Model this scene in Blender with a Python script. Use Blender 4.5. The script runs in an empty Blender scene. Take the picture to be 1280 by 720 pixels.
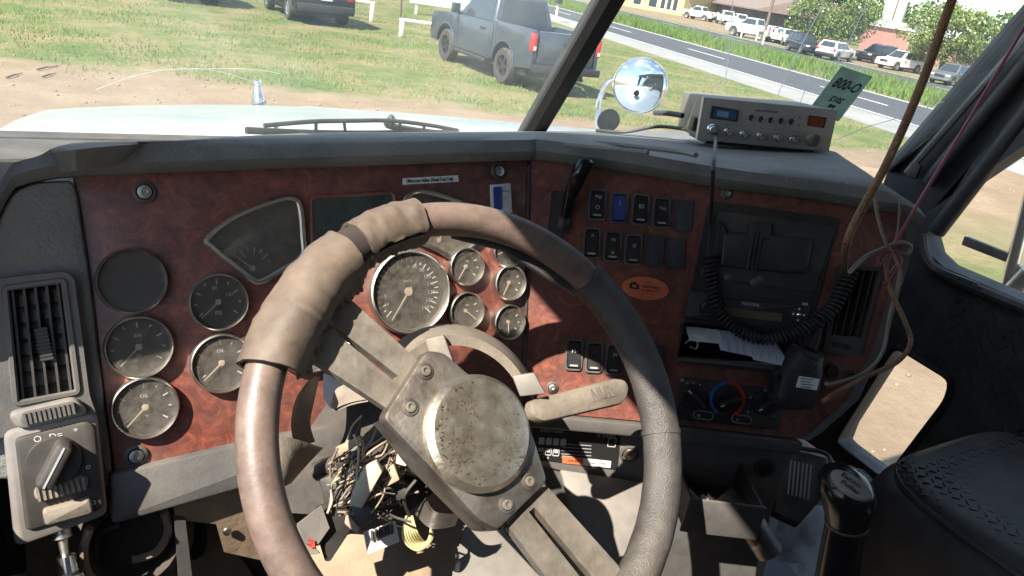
import bpy, bmesh, math, random
from mathutils import Vector as V, Matrix, noise
from math import sin, cos, pi, radians, atan2, hypot, sqrt
random.seed(7)
sc = bpy.context.scene
COL = sc.collection

# ------------------------------------------------------------------ camera
CAM = V((-.9, 0, 2.4)); FPX = 940.0
_y, _p, _r = radians(33), radians(22.7), radians(9)
CF = V((sin(_y)*cos(_p), cos(_y)*cos(_p), -sin(_p)))
_R0 = V((cos(_y), -sin(_y), 0)); _U0 = _R0.cross(CF)
CR = _R0*cos(_r) + _U0*sin(_r); CU = _U0*cos(_r) - _R0*sin(_r)
cd = bpy.data.cameras.new('camera'); co = bpy.data.objects.new('camera', cd); COL.objects.link(co)
m = Matrix((CR, CU, -CF)).transposed().to_4x4(); m.translation = CAM
co.matrix_world = m
cd.sensor_width = 36; cd.lens = 36*FPX/1280; cd.clip_start = .02; cd.clip_end = 3000
sc.camera = co

# ------------------------------------------------------------------ world + sun
SUN_D = V((.62, .26, -.70)).normalized()          # direction the light travels
sun_el = math.asin(-SUN_D.z); sun_az = atan2(-SUN_D.x, -SUN_D.y)
w = bpy.data.worlds.new('World'); sc.world = w; w.use_nodes = True
nt = w.node_tree; N = nt.nodes; LK = nt.links
bg = N['Background']; sky = N.new('ShaderNodeTexSky'); sky.sky_type = 'NISHITA'; sky.sun_disc = False
sky.sun_elevation = sun_el; sky.sun_rotation = sun_az
sky.air_density = 1.0; sky.dust_density = .15
tcw = N.new('ShaderNodeTexCoord'); mpw = N.new('ShaderNodeMapping'); mpw.inputs['Scale'].default_value = (1, 1, 2.6)
nz = N.new('ShaderNodeTexNoise'); nz.inputs['Scale'].default_value = 3.2; nz.inputs['Detail'].default_value = 9; nz.inputs['Roughness'].default_value = .62
rp = N.new('ShaderNodeValToRGB'); rp.color_ramp.elements[0].position = .49; rp.color_ramp.elements[1].position = .66
mxw = N.new('ShaderNodeMix'); mxw.data_type = 'RGBA'; mxw.inputs['B'].default_value = (6.0, 6.3, 6.7, 1)
LK.new(tcw.outputs['Generated'], mpw.inputs[0]); LK.new(mpw.outputs[0], nz.inputs['Vector']); LK.new(nz.outputs['Fac'], rp.inputs[0])
LK.new(rp.outputs[0], mxw.inputs['Factor']); LK.new(sky.outputs[0], mxw.inputs['A']); LK.new(mxw.outputs['Result'], bg.inputs[0])
bg.inputs[1].default_value = .095
sl = bpy.data.lights.new('sun', 'SUN'); sl.energy = 4.6; sl.angle = radians(.5); sl.color = (1, .93, .82)
so = bpy.data.objects.new('sun', sl); COL.objects.link(so); so.rotation_euler = SUN_D.to_track_quat('-Z', 'Y').to_euler(); so.location = (-20, -8, 25)
vs = sc.view_settings; vs.view_transform = 'Standard'; vs.look = 'None'; vs.exposure = 1.65; vs.gamma = 1
sc.cycles.max_bounces = 10; sc.cycles.transparent_max_bounces = 16
sc.cycles.sample_clamp_indirect = 4

# ------------------------------------------------------------------ ray helpers
def ray(px, py): return CF + CR*((px-640)/FPX) - CU*((py-360)/FPX)
def hit(px, py, P, n):
    d = ray(px, py); P = V(P); n = V(n)
    return CAM + d*((P-CAM).dot(n)/d.dot(n))
def onz(px, py, z): return hit(px, py, (0, 0, z), (0, 0, 1))
def onx(px, py, x): return hit(px, py, (x, 0, 0), (1, 0, 0))
def ony(px, py, y): return hit(px, py, (0, y, 0), (0, 1, 0))
def ond(px, py, d): return CAM + ray(px, py)*d

class Fr:
    def __init__(s, o, u, v):
        s.o = V(o); s.u = V(u).normalized(); s.n = s.u.cross(V(v)).normalized(); s.v = s.n.cross(s.u)
    def p(s, a, b, c=0): return s.o + s.u*a + s.v*b + s.n*c
    def px(s, x, y, off=0):
        q = hit(x, y, s.o + s.n*off, s.n) - s.o
        return (q.dot(s.u), q.dot(s.v))
    def at(s, a, b, c=0, rot=0):
        return Fr(s.p(a, b, c), s.u*cos(rot)+s.v*sin(rot), s.v*cos(rot)-s.u*sin(rot))
    def atpx(s, x, y, off=0, rot=0):
        a, b = s.px(x, y, off); return s.at(a, b, off, rot)
def frn(o, n, up=(0, 0, 1)):
    n = V(n).normalized(); u = V(up).cross(n)
    if u.length < 1e-4: u = V((1, 0, 0))
    u.normalize(); return Fr(o, u, n.cross(u))
WORLD = Fr((0, 0, 0), (1, 0, 0), (0, 1, 0))

# ------------------------------------------------------------------ mesh collector
def lerp(a, b, t): return V(a)*(1-t)+V(b)*t
def spl(P, n=8, closed=False):
    P = [V(p) for p in P]; out = []; L = len(P)
    if L < 3 and not closed: return P
    for i in range(L if closed else L-1):
        if closed: a, b, c, d = P[(i-1) % L], P[i], P[(i+1) % L], P[(i+2) % L]
        else: a, b, c, d = P[max(i-1, 0)], P[i], P[i+1], P[min(i+2, L-1)]
        for k in range(n):
            t = k/n
            out.append(.5*((2*b)+(c-a)*t+(2*a-5*b+4*c-d)*t*t+(3*b-a-3*c+d)*t**3))
    if not closed: out.append(P[-1])
    return out
def rrect(w, h, r, n=4, cx=0, cy=0):
    o = []
    for sx, sy, a0 in ((1, 1, 0), (-1, 1, 90), (-1, -1, 180), (1, -1, 270)):
        for k in range(n+1):
            a = radians(a0+90*k/n); o.append((cx+sx*(w/2-r)+r*cos(a), cy+sy*(h/2-r)+r*sin(a)))
    return o
def circ(r, n=32, cx=0, cy=0, ry=None): return [(cx+r*cos(2*pi*k/n), cy+(ry or r)*sin(2*pi*k/n)) for k in range(n)]
def ccw(p):
    a = sum(p[i][0]*p[(i+1) % len(p)][1]-p[(i+1) % len(p)][0]*p[i][1] for i in range(len(p)))
    return list(p) if a > 0 else list(p)[::-1]
def rnd(p, r, n=3):
    """round the corners of a 2d polygon"""
    o = []; L = len(p)
    for i in range(L):
        a, b, c = V(p[i-1]).to_2d(), V(p[i]).to_2d(), V(p[(i+1) % L]).to_2d()
        d1, d2 = (a-b), (c-b); k = min(r, d1.length*.45, d2.length*.45)
        s, e = b+d1.normalized()*k, b+d2.normalized()*k
        for j in range(n+1):
            t = j/n; q = s*(1-t)**2+b*2*t*(1-t)+e*t*t; o.append((q.x, q.y))
    return o
def inset(p, d):
    o = []; L = len(p)
    for i in range(L):
        a, b, c = p[i-1], p[i], p[(i+1) % L]
        n1 = V((-(b[1]-a[1]), b[0]-a[0])); n2 = V((-(c[1]-b[1]), c[0]-b[0]))
        n1 = n1.normalized() if n1.length > 1e-9 else n1; n2 = n2.normalized() if n2.length > 1e-9 else n2
        m = n1+n2
        m = m.normalized()*(d/max(.5, sqrt(max(1e-6, (1+n1.dot(n2))/2)))) if m.length > 1e-6 else m
        o.append((b[0]+m.x, b[1]+m.y))
    return o

class B:
    def __init__(s): s.v = []; s.f = []
    def add(s, vs_, fs):
        k = len(s.v); s.v += [V(x) for x in vs_]; s.f += [tuple(i+k for i in f) for f in fs]; return s
    def poly(s, pts): return s.add(pts, [tuple(range(len(pts)))])
    def box(s, F, a0, a1, b0, b1, c0, c1):
        vv = [F.p(a, b, c) for c in (c0, c1) for a, b in ((a0, b0), (a1, b0), (a1, b1), (a0, b1))]
        return s.add(vv, [(3, 2, 1, 0), (4, 5, 6, 7), (0, 1, 5, 4), (1, 2, 6, 5), (2, 3, 7, 6), (3, 0, 4, 7)])
    def prism(s, F, P, c0, c1, bev=0, bottom=True):
        P = ccw(P); n = len(P); rings = [[F.p(x, y, c0) for x, y in P]]
        if bev:
            rings.append([F.p(x, y, c1-bev) for x, y in P])
            Q = inset(P, bev*.35); rings.append([F.p(x, y, c1-bev*.3) for x, y in Q])
            Q = inset(P, bev); rings.append([F.p(x, y, c1) for x, y in Q])
        else: rings.append([F.p(x, y, c1) for x, y in P])
        vv = [q for r in rings for q in r]; ff = []
        for k in range(len(rings)-1):
            for i in range(n):
                j = (i+1) % n; ff.append((k*n+i, k*n+j, (k+1)*n+j, (k+1)*n+i))
        ff.append(tuple(range((len(rings)-1)*n, len(rings)*n)))
        if bottom: ff.append(tuple(range(n-1, -1, -1)))
        return s.add(vv, ff)
    def plate(s, F, outer, holes, c0, c1):
        """flat plate with holes"""
        outer = ccw(outer); holes = [ccw(h)[::-1] for h in holes]
        bm = bmesh.new(); es = []
        for lp in [outer]+holes:
            vv = [bm.verts.new((x, y, 0)) for x, y in lp]
            es += [bm.edges.new((vv[i], vv[(i+1) % len(vv)])) for i in range(len(vv))]
        bmesh.ops.triangle_fill(bm, use_beauty=True, use_dissolve=False, edges=es, normal=(0, 0, 1))
        bm.verts.index_update()
        vv = [F.p(q.co.x, q.co.y, c1) for q in bm.verts]
        fs = []
        for f in bm.faces:
            idx = [q.index for q in f.verts]
            if f.normal.z < 0: idx = idx[::-1]
            fs.append(tuple(idx))
        s.add(vv, fs); bm.free()
        for lp in [outer]+holes:
            n = len(lp)
            s.add([F.p(x, y, c0) for x, y in lp]+[F.p(x, y, c1) for x, y in lp], [(i, (i+1) % n, n+(i+1) % n, n+i) for i in range(n)])
        return s
    def tube(s, path, r, n=8, cap=True, closed=False, flat=None):
        P = [V(p) for p in path]; L = len(P)
        rr = r if isinstance(r, (list, tuple)) else [r]*L
        T = []
        for i in range(L):
            a = P[(i-1) % L] if (closed or i > 0) else P[i]; b = P[(i+1) % L] if (closed or i < L-1) else P[i]
            T.append((b-a).normalized())
        u = T[0].cross(V((0, 0, 1)))
        if u.length < .1: u = T[0].cross(V((1, 0, 0)))
        u.normalize(); vv = []
        for i in range(L):
            u = (u - T[i]*u.dot(T[i])); u.normalize(); q = T[i].cross(u)
            for k in range(n):
                a = 2*pi*k/n; vv.append(P[i]+(u*cos(a)+q*sin(a))*rr[i])
        ff = []
        for i in range(L if closed else L-1):
            j = (i+1) % L
            for k in range(n):
                l = (k+1) % n; ff.append((i*n+k, i*n+l, j*n+l, j*n+k))
        if cap and not closed: ff += [tuple(range(n-1, -1, -1)), tuple(range((L-1)*n, L*n))]
        return s.add(vv, ff)
    def lathe(s, F, prof, n=32, a0=0, a1=2*pi):
        full = abs(a1-a0-2*pi) < 1e-6; m_ = n if full else n+1; vv = []; ff = []
        for r, z in prof:
            for k in range(m_):
                a = a0+(a1-a0)*k/n; vv.append(F.p(r*cos(a), r*sin(a), z))
        for i in range(len(prof)-1):
            for k in range(n):
                l = (k+1) % m_; ff.append((i*m_+k, i*m_+l, (i+1)*m_+l, (i+1)*m_+k))
        return s.add(vv, ff)
    def ell(s, F, ra, rb, rc, n=12, m_=8):
        prof = [(max(1e-4, cos(-pi/2+pi*i/m_)), sin(-pi/2+pi*i/m_)) for i in range(m_+1)]
        vv = []; ff = []
        for r, z in prof:
            for k in range(n):
                a = 2*pi*k/n; vv.append(F.p(ra*r*cos(a), rb*r*sin(a), rc*z))
        for i in range(m_):
            for k in range(n):
                l = (k+1) % n; ff.append((i*n+k, i*n+l, (i+1)*n+l, (i+1)*n+k))
        return s.add(vv, ff)
    def loft(s, rings, cap=True, closed=True):
        n = len(rings[0]); vv = [q for r in rings for q in r]; ff = []
        for i in range(len(rings)-1):
            for k in range(n if closed else n-1):
                l = (k+1) % n; ff.append((i*n+k, i*n+l, (i+1)*n+l, (i+1)*n+k))
        if cap: ff += [tuple(range(n-1, -1, -1)), tuple(range((len(rings)-1)*n, len(rings)*n))]
        return s.add(vv, ff)
    def sheet(s, pts, th=.003):
        """closed thin polygon through world points, extruded along its normal"""
        pts = [V(p) for p in pts]; c = sum(pts, V())/len(pts); n = V()
        for i in range(len(pts)): n += (pts[i]-c).cross(pts[(i+1) % len(pts)]-c)
        n.normalize()
        if n.dot(CAM-c) < 0: pts = pts[::-1]; n = -n
        L = len(pts)
        return s.add([p-n*th for p in pts]+pts, [tuple(range(L, 2*L)), tuple(range(L-1, -1, -1))]+[(i, (i+1) % L, L+(i+1) % L, L+i) for i in range(L)])
    def build(s, name, mt, parent=None, bev=0, sharp=38, seg=2, fixn=False):
        me = bpy.data.meshes.new(name)
        if parent is None:
            xs = [q.x for q in s.v]; ys = [q.y for q in s.v]; zs = [q.z for q in s.v]
            org = V(((min(xs)+max(xs))/2, (min(ys)+max(ys))/2, min(zs)))
        else: org = rootloc(parent)
        me.from_pydata([tuple(q-org) for q in s.v], [], s.f)
        if bev or fixn:
            bm = bmesh.new(); bm.from_mesh(me)
            bmesh.ops.remove_doubles(bm, verts=bm.verts, dist=1e-5)
            bmesh.ops.recalc_face_normals(bm, faces=bm.faces)
            if bev:
                es = [e for e in bm.edges if len(e.link_faces) == 2 and e.calc_face_angle(0) > .5]
                bmesh.ops.bevel(bm, geom=es, offset=bev, segments=seg, profile=.5, affect='EDGES', clamp_overlap=True)
            bm.to_mesh(me); bm.free()
        me.shade_smooth(); me.set_sharp_from_angle(angle=radians(sharp))
        me.materials.append(mt)
        o = bpy.data.objects.new(name, me); COL.objects.link(o)
        if parent is None: o.location = org
        else: o.parent = parent
        return o
ROOT = {}
def rootloc(o):
    while o.parent: o = o.parent
    return V(o.location)
def tag(o, label=None, cat=None, group=None, kind=None):
    if label: o['label'] = label
    if cat: o['category'] = cat
    if group: o['group'] = group
    if kind: o['kind'] = kind
    return o
def thing(name, label, cat, loc, group=None, rotz=0):
    o = bpy.data.objects.new(name, None); o.empty_display_size = .1; COL.objects.link(o); o.location = loc; o.rotation_euler = (0, 0, rotz)
    return tag(o, label, cat, group)

# ------------------------------------------------------------------ materials
def mat(name, col, rough=.5, metal=0, col2=None, var=.25, scale=18, dust=0, bump=0, bscale=120, coat=0, spec=.5, trans=None, dustcol=(.40, .31, .22), rvar=.15, detail=6, lo=.35, hi=.65):
    m = bpy.data.materials.new(name); m.use_nodes = True; t = m.node_tree; n = t.nodes; l = t.links
    bs = n['Principled BSDF']; tc = n.new('ShaderNodeTexCoord')
    nz = n.new('ShaderNodeTexNoise'); nz.inputs['Scale'].default_value = scale; nz.inputs['Detail'].default_value = detail; nz.inputs['Roughness'].default_value = .65
    l.new(tc.outputs['Object'], nz.inputs['Vector'])
    if col2 is None: col2 = tuple(c*(1-var) for c in col); colA = tuple(min(1, c*(1+var*.6)) for c in col)
    else: colA = col
    rp = n.new('ShaderNodeValToRGB'); e = rp.color_ramp.elements
    e[0].position = lo; e[1].position = hi; e[0].color = (*col2, 1); e[1].color = (*colA, 1)
    l.new(nz.outputs['Fac'], rp.inputs[0]); out = rp.outputs[0]
    mr = n.new('ShaderNodeMapRange'); mr.inputs['To Min'].default_value = max(0.02, rough-rvar); mr.inputs['To Max'].default_value = min(1, rough+rvar)
    n2 = n.new('ShaderNodeTexNoise'); n2.inputs['Scale'].default_value = scale*2.3; n2.inputs['Detail'].default_value = 4
    l.new(tc.outputs['Object'], n2.inputs['Vector']); l.new(n2.outputs['Fac'], mr.inputs['Value']); rout = mr.outputs[0]
    if dust:
        g = n.new('ShaderNodeNewGeometry'); sx = n.new('ShaderNodeSeparateXYZ'); l.new(g.outputs['Normal'], sx.inputs[0])
        d1 = n.new('ShaderNodeMapRange'); d1.inputs['From Min'].default_value = -.3; d1.inputs['From Max'].default_value = 1; d1.inputs['To Min'].default_value = .25
        l.new(sx.outputs['Z'], d1.inputs['Value'])
        n3 = n.new('ShaderNodeTexNoise'); n3.inputs['Scale'].default_value = 9; n3.inputs['Detail'].default_value = 8; n3.inputs['Roughness'].default_value = .7
        l.new(tc.outputs['Object'], n3.inputs['Vector'])
        d2 = n.new('ShaderNodeMapRange'); d2.inputs['From Min'].default_value = .3; d2.inputs['From Max'].default_value = .72; d2.inputs['To Max'].default_value = dust*2
        l.new(n3.outputs['Fac'], d2.inputs['Value'])
        mu = n.new('ShaderNodeMath'); mu.operation = 'MULTIPLY'; mu.use_clamp = True; l.new(d1.outputs[0], mu.inputs[0]); l.new(d2.outputs[0], mu.inputs[1])
        mx = n.new('ShaderNodeMix'); mx.data_type = 'RGBA'; mx.inputs['B'].default_value = (*dustcol, 1)
        l.new(mu.outputs[0], mx.inputs['Factor']); l.new(out, mx.inputs['A']); out = mx.outputs['Result']
        mx2 = n.new('ShaderNodeMix'); mx2.inputs['B'].default_value = .9
        l.new(mu.outputs[0], mx2.inputs['Factor']); l.new(rout, mx2.inputs['A']); rout = mx2.outputs['Result']
    l.new(out, bs.inputs['Base Color']); l.new(rout, bs.inputs['Roughness'])
    bs.inputs['Metallic'].default_value = metal; bs.inputs['Specular IOR Level'].default_value = spec
    if coat: bs.inputs['Coat Weight'].default_value = coat; bs.inputs['Coat Roughness'].default_value = .12
    if bump:
        bp = n.new('ShaderNodeBump'); bp.inputs['Strength'].default_value = bump; bp.inputs['Distance'].default_value = .01
        n4 = n.new('ShaderNodeTexNoise'); n4.inputs['Scale'].default_value = bscale; n4.inputs['Detail'].default_value = 5
        l.new(tc.outputs['Object'], n4.inputs['Vector']); l.new(n4.outputs['Fac'], bp.inputs['Height']); l.new(bp.outputs[0], bs.inputs['Normal'])
    return m
def glassmat(name, tint=(.97, .985, .98), dirt=.04, gl=.0, dscale=14, dcol=(.75, .72, .66), ior=1.45):
    m = bpy.data.materials.new(name); m.use_nodes = True; t = m.node_tree; n = t.nodes; l = t.links
    n.remove(n['Principled BSDF']); out = n['Material Output']
    tr = n.new('ShaderNodeBsdfTransparent'); tr.inputs[0].default_value = (*tint, 1)
    g = n.new('ShaderNodeBsdfGlossy'); g.inputs['Roughness'].default_value = .02
    lw = n.new('ShaderNodeLayerWeight'); lw.inputs['Blend'].default_value = .5
    pw = n.new('ShaderNodeMath'); pw.operation = 'POWER'; pw.inputs[1].default_value = 5; l.new(lw.outputs['Facing'], pw.inputs[0])
    fr = n.new('ShaderNodeMath'); fr.operation = 'MULTIPLY_ADD'; fr.inputs[1].default_value = .45; fr.inputs[2].default_value = .02; l.new(pw.outputs[0], fr.inputs[0])
    m1 = n.new('ShaderNodeMixShader'); l.new(fr.outputs[0], m1.inputs[0]); l.new(tr.outputs[0], m1.inputs[1]); l.new(g.outputs[0], m1.inputs[2])
    df = n.new('ShaderNodeBsdfDiffuse'); df.inputs[0].default_value = (*dcol, 1)
    tl = n.new('ShaderNodeBsdfTranslucent'); tl.inputs[0].default_value = (*dcol, 1)
    m3 = n.new('ShaderNodeMixShader'); l.new(df.outputs[0], m3.inputs[1]); l.new(tl.outputs[0], m3.inputs[2])
    tc = n.new('ShaderNodeTexCoord'); nz = n.new('ShaderNodeTexNoise'); nz.inputs['Scale'].default_value = dscale; nz.inputs['Detail'].default_value = 10; nz.inputs['Roughness'].default_value = .75
    l.new(tc.outputs['Object'], nz.inputs['Vector'])
    mr = n.new('ShaderNodeMapRange'); mr.inputs['From Min'].default_value = .3; mr.inputs['From Max'].default_value = .75; mr.inputs['To Min'].default_value = dirt*.3; mr.inputs['To Max'].default_value = dirt*2.2
    l.new(nz.outputs['Fac'], mr.inputs['Value'])
    m2 = n.new('ShaderNodeMixShader'); l.new(mr.outputs[0], m2.inputs[0]); l.new(m1.outputs[0], m2.inputs[1]); l.new(m3.outputs[0], m2.inputs[2])
    l.new(m2.outputs[0], out.inputs['Surface'])
    return m
def burl():
    m = mat('burl_wood', (.2, .05, .03), .42, dust=.20, coat=.15, scale=30, dustcol=(.20, .155, .135))
    t = m.node_tree; n = t.nodes; l = t.links
    tc = [x for x in n if x.type == 'TEX_COORD'][0]; rp = [x for x in n if x.type == 'VALTORGB'][0]
    a = n.new('ShaderNodeTexNoise'); a.inputs['Scale'].default_value = 46; a.inputs['Detail'].default_value = 12; a.inputs['Roughness'].default_value = .75; a.inputs['Distortion'].default_value = 1.1
    l.new(tc.outputs['Object'], a.inputs['Vector']); l.new(a.outputs['Fac'], rp.inputs[0])
    e = rp.color_ramp.elements; e[0].position = .32; e[0].color = (.05, .016, .012, 1); e[1].position = .75; e[1].color = (.36, .105, .06, 1)
    q = e.new(.5); q.color = (.145, .040, .026, 1)
    q = e.new(.58); q.color = (.215, .058, .035, 1)
    return m
M = {}
M['wood'] = burl()
M['pad'] = mat('dash_vinyl_grey', (.125, .137, .137), .62, dust=.2, bump=.3, bscale=260, var=.22, scale=12)
M['grey'] = mat('grey_plastic', (.075, .073, .071), .55, dust=.09, bump=.08, bscale=300, var=.14)
M['ltgrey'] = mat('light_grey_plastic', (.16, .15, .14), .55, dust=.14, var=.15)
M['console'] = mat('console_grey', (.10, .096, .092), .6, dust=.08)
M['black'] = mat('black_plastic', (.022, .022, .023), .48, dust=.05, var=.3, bump=.05, bscale=400)
M['blackdust'] = mat('dusty_black_plastic', (.02, .02, .021), .55, dust=.11, var=.3)
M['gloss'] = mat('gloss_black', (.008, .008, .009), .2, dust=.012, rvar=.06, spec=.4)
M['switch'] = mat('switch_black', (.012, .012, .014), .35, dust=.06)
M['switchblue'] = mat('switch_blue', (.025, .045, .2), .4, dust=.05)
M['blank'] = mat('switch_blank', (.03, .034, .042), .6, dust=.06)
M['chrome'] = mat('chrome', (.75, .74, .72), .16, 1, dust=.06, var=.06, rvar=.08)
M['chromedull'] = mat('dull_chrome', (.62, .6, .56), .3, 1, dust=.22, var=.15, rvar=.12)
M['steel'] = mat('dirty_steel', (.22, .205, .19), .45, .8, col2=(.11, .095, .085), scale=24, dust=.15, bump=.1, bscale=90)
M['spoke'] = mat('painted_spoke', (.25, .23, .195), .5, .5, col2=(.12, .105, .086), scale=30, dust=.22, bump=.08, bscale=120)
M['hubcap'] = mat('brushed_hub', (.60, .55, .45), .30, .9, col2=(.36, .30, .22), scale=34, dust=.08, bump=.10, bscale=150, lo=.3, hi=.62, rvar=.2)
M['rust'] = mat('rust_spots', (.055, .032, .02), .85, var=.4, scale=60)
M['dial'] = mat('dial_black', (.012, .013, .015), .55, dust=.05)
M['dialblank'] = mat('dial_blank', (.02, .023, .03), .45, dust=.03)
M['lcd'] = mat('dead_display', (.045, .06, .058), .25, dust=.04)
M['white'] = mat('white_print', (.5, .5, .49), .6, var=.05)
M['cream'] = mat('needle_cream', (.42, .34, .25), .5, var=.08)
M['greyprint'] = mat('grey_print', (.33, .33, .33), .6, var=.05)
M['ink'] = mat('black_ink', (.012, .012, .012), .6, var=.05)
M['sticker'] = mat('white_sticker', (.72, .71, .70), .5, var=.08, dust=.03)
M['bluelabel'] = mat('blue_label', (.03, .06, .30), .4, var=.15)
M['navy'] = mat('navy_plastic', (.02, .028, .045), .45, dust=.05)
M['orange'] = mat('orange_sticker', (.62, .155, .065), .45, var=.12, dust=.04)
M['red'] = mat('red_print', (.5, .045, .03), .5, var=.1)
M['bluering'] = mat('blue_print', (.035, .09, .42), .5, var=.1)
M['leather'] = mat('worn_rim_wrap', (.115, .082, .06), .6, col2=(.05, .036, .028), scale=15, dust=.13, bump=.18, bscale=28, detail=9)
M['leatherin'] = mat('wrap_underside', (.03, .022, .018), .9, var=.3)
M['rim'] = mat('bare_rim_brown', (.15, .10, .085), .42, col2=(.07, .047, .04), scale=40, dust=.16, bump=.05, bscale=300, detail=10, rvar=.22)
M['rimblack'] = mat('black_rim_wrap', (.035, .035, .037), .5, dust=.14, bump=.3, bscale=500, var=.3)
M['tan'] = mat('tan_dirty_metal', (.27, .19, .12), .75, col2=(.13, .09, .06), scale=8, dust=.25, bump=.2, bscale=60)
M['tanshroud'] = mat('shroud_plastic', (.19, .165, .135), .6, col2=(.105, .09, .073), scale=22, dust=.18, bump=.1, bscale=150)
M['wire_black'] = mat('black_wire', (.02, .02, .02), .5, dust=.15)
M['wire_tan'] = mat('dusty_tan_wire', (.30, .225, .15), .65, dust=.2)
M['wire_cream'] = mat('cream_wire', (.42, .36, .27), .6, dust=.2)
M['wire_yellow'] = mat('yellow_wire', (.42, .37, .16), .5, dust=.1)
M['wire_red'] = mat('red_wire', (.42, .05, .035), .5, dust=.1)
M['wire_brown'] = mat('brown_cord', (.22, .125, .062), .6, col2=(.13, .07, .035), scale=60, dust=.05, bump=.5, bscale=260)
M['wire_pink'] = mat('maroon_wire', (.24, .055, .085), .5, var=.2)
M['wire_grey'] = mat('grey_brown_wire', (.21, .16, .125), .6, var=.2)
M['coil'] = mat('coil_rubber', (.015, .015, .016), .6, dust=.02, spec=.3)
M['radio'] = mat('cb_faceplate', (.34, .305, .27), .4, .35, dust=.12, var=.12)
M['radioside'] = mat('cb_case', (.20, .19, .165), .5, .4, dust=.25, var=.2)
M['radiotrim'] = mat('cb_trim', (.55, .53, .45), .4, .5, dust=.1)
M['meter'] = mat('cb_meter', (.05, .10, .17), .2, var=.3)
M['led'] = mat('cb_channel_window', (.24, .045, .02), .25, var=.15)
M['mic'] = mat('mic_plastic', (.022, .024, .03), .38, dust=.05)
M['vinyl'] = mat('black_vinyl', (.05, .05, .048), .45, dust=.06, bump=.2, bscale=420, rvar=.1)
M['door'] = mat('black_door_trim', (.06, .06, .06), .58, dust=.05, bump=.15, bscale=350)
M['trim'] = mat('pillar_trim', (.045, .046, .05), .5, dust=.05, bump=.1, bscale=300)
M['rubber'] = mat('rubber_seal', (.012, .012, .012), .55, dust=.04)
M['headliner'] = mat('headliner', (.2, .195, .185), .9, var=.1)
M['floor'] = mat('cab_floor_mat', (.09, .075, .06), .9, dust=.35, scale=14, bump=.3, bscale=60)
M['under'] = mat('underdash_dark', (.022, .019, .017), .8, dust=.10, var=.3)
M['paper'] = mat('white_paper', (.68, .70, .74), .7, var=.06, scale=6)
M['paperline'] = mat('paper_print', (.36, .40, .50), .7, var=.1)
M['poly'] = mat('grey_white_plastic_sheet', (.66, .68, .70), .45, col2=(.48, .50, .52), scale=7, bump=.3, bscale=18, dust=.06)
M['hood'] = mat('white_truck_paint', (.36, .41, .45), .3, col2=(.27, .31, .345), scale=5, coat=.5, dust=.05)
M['wiper'] = mat('wiper_black', (.02, .021, .022), .45, dust=.08)
M['mirrorglass'] = mat('mirror_glass', (.82, .86, .88), .03, 1, var=.02, rvar=.02)
M['green'] = mat('green_permit', (.05, .12, .095), .5, var=.12, scale=8)
def translu(name, c):
    m = bpy.data.materials.new(name); m.use_nodes = True; t = m.node_tree; n = t.nodes; l = t.links; n.remove(n['Principled BSDF'])
    d = n.new('ShaderNodeBsdfDiffuse'); r = n.new('ShaderNodeBsdfTranslucent'); x = n.new('ShaderNodeMixShader'); x.inputs[0].default_value = .55
    tc = n.new('ShaderNodeTexCoord'); nz = n.new('ShaderNodeTexNoise'); nz.inputs['Scale'].default_value = 25; rp = n.new('ShaderNodeValToRGB'); e = rp.color_ramp.elements
    e[0].position = .3; e[0].color = (*[q*.8 for q in c], 1); e[1].position = .7; e[1].color = (*c, 1)
    l.new(tc.outputs['Object'], nz.inputs['Vector']); l.new(nz.outputs['Fac'], rp.inputs[0]); l.new(rp.outputs[0], d.inputs[0]); l.new(rp.outputs[0], r.inputs[0])
    l.new(d.outputs[0], x.inputs[1]); l.new(r.outputs[0], x.inputs[2]); l.new(x.outputs[0], n['Material Output'].inputs[0]); return m
M['green'] = translu('green_permit', (.5, .62, .55))
M['greenink'] = mat('permit_ink', (.012, .022, .02), .6, var=.1)
M['glass'] = glassmat('windshield_glass', dirt=.065, dscale=3.5, dcol=(.85, .88, .84))
M['doorglass'] = glassmat('door_glass', dirt=.03, dscale=5)
M['gaugeglass'] = glassmat('gauge_glass', tint=(.93, .93, .93), dirt=.2, dscale=90, dcol=(.46, .40, .33))
M['crack'] = glassmat('glass_crack', tint=(1, 1, 1), dirt=.5, dscale=9, dcol=(.95, .97, .95))
M['scratch'] = M['crack']

# text as mesh
def text(st, F, size, mt, parent, width=None, name='lettering', off=.0006, mirror=False, align='CENTER', thick=0):
    c = bpy.data.curves.new('tmp', 'FONT'); c.body = st; c.size = size; c.align_x = align; c.align_y = 'CENTER'; c.resolution_u = 2; c.offset = thick
    o = bpy.data.objects.new('tmp', c); COL.objects.link(o)
    dg = bpy.context.evaluated_depsgraph_get(); dg.update()
    me = bpy.data.meshes.new_from_object(o.evaluated_get(dg))
    bpy.data.objects.remove(o)
    k = 1
    if width and len(me.vertices):
        xs = [q.co.x for q in me.vertices]; k = width/max(1e-6, max(xs)-min(xs))
    b = B(); sx = -1 if mirror else 1
    b.add([F.p(q.co.x*k*sx, q.co.y, off) for q in me.vertices], [tuple(p.vertices)[::sx] for p in me.polygons])
    bpy.data.meshes.remove(me); bpy.data.curves.remove(c)
    return b.build(name, mt, parent)

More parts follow.
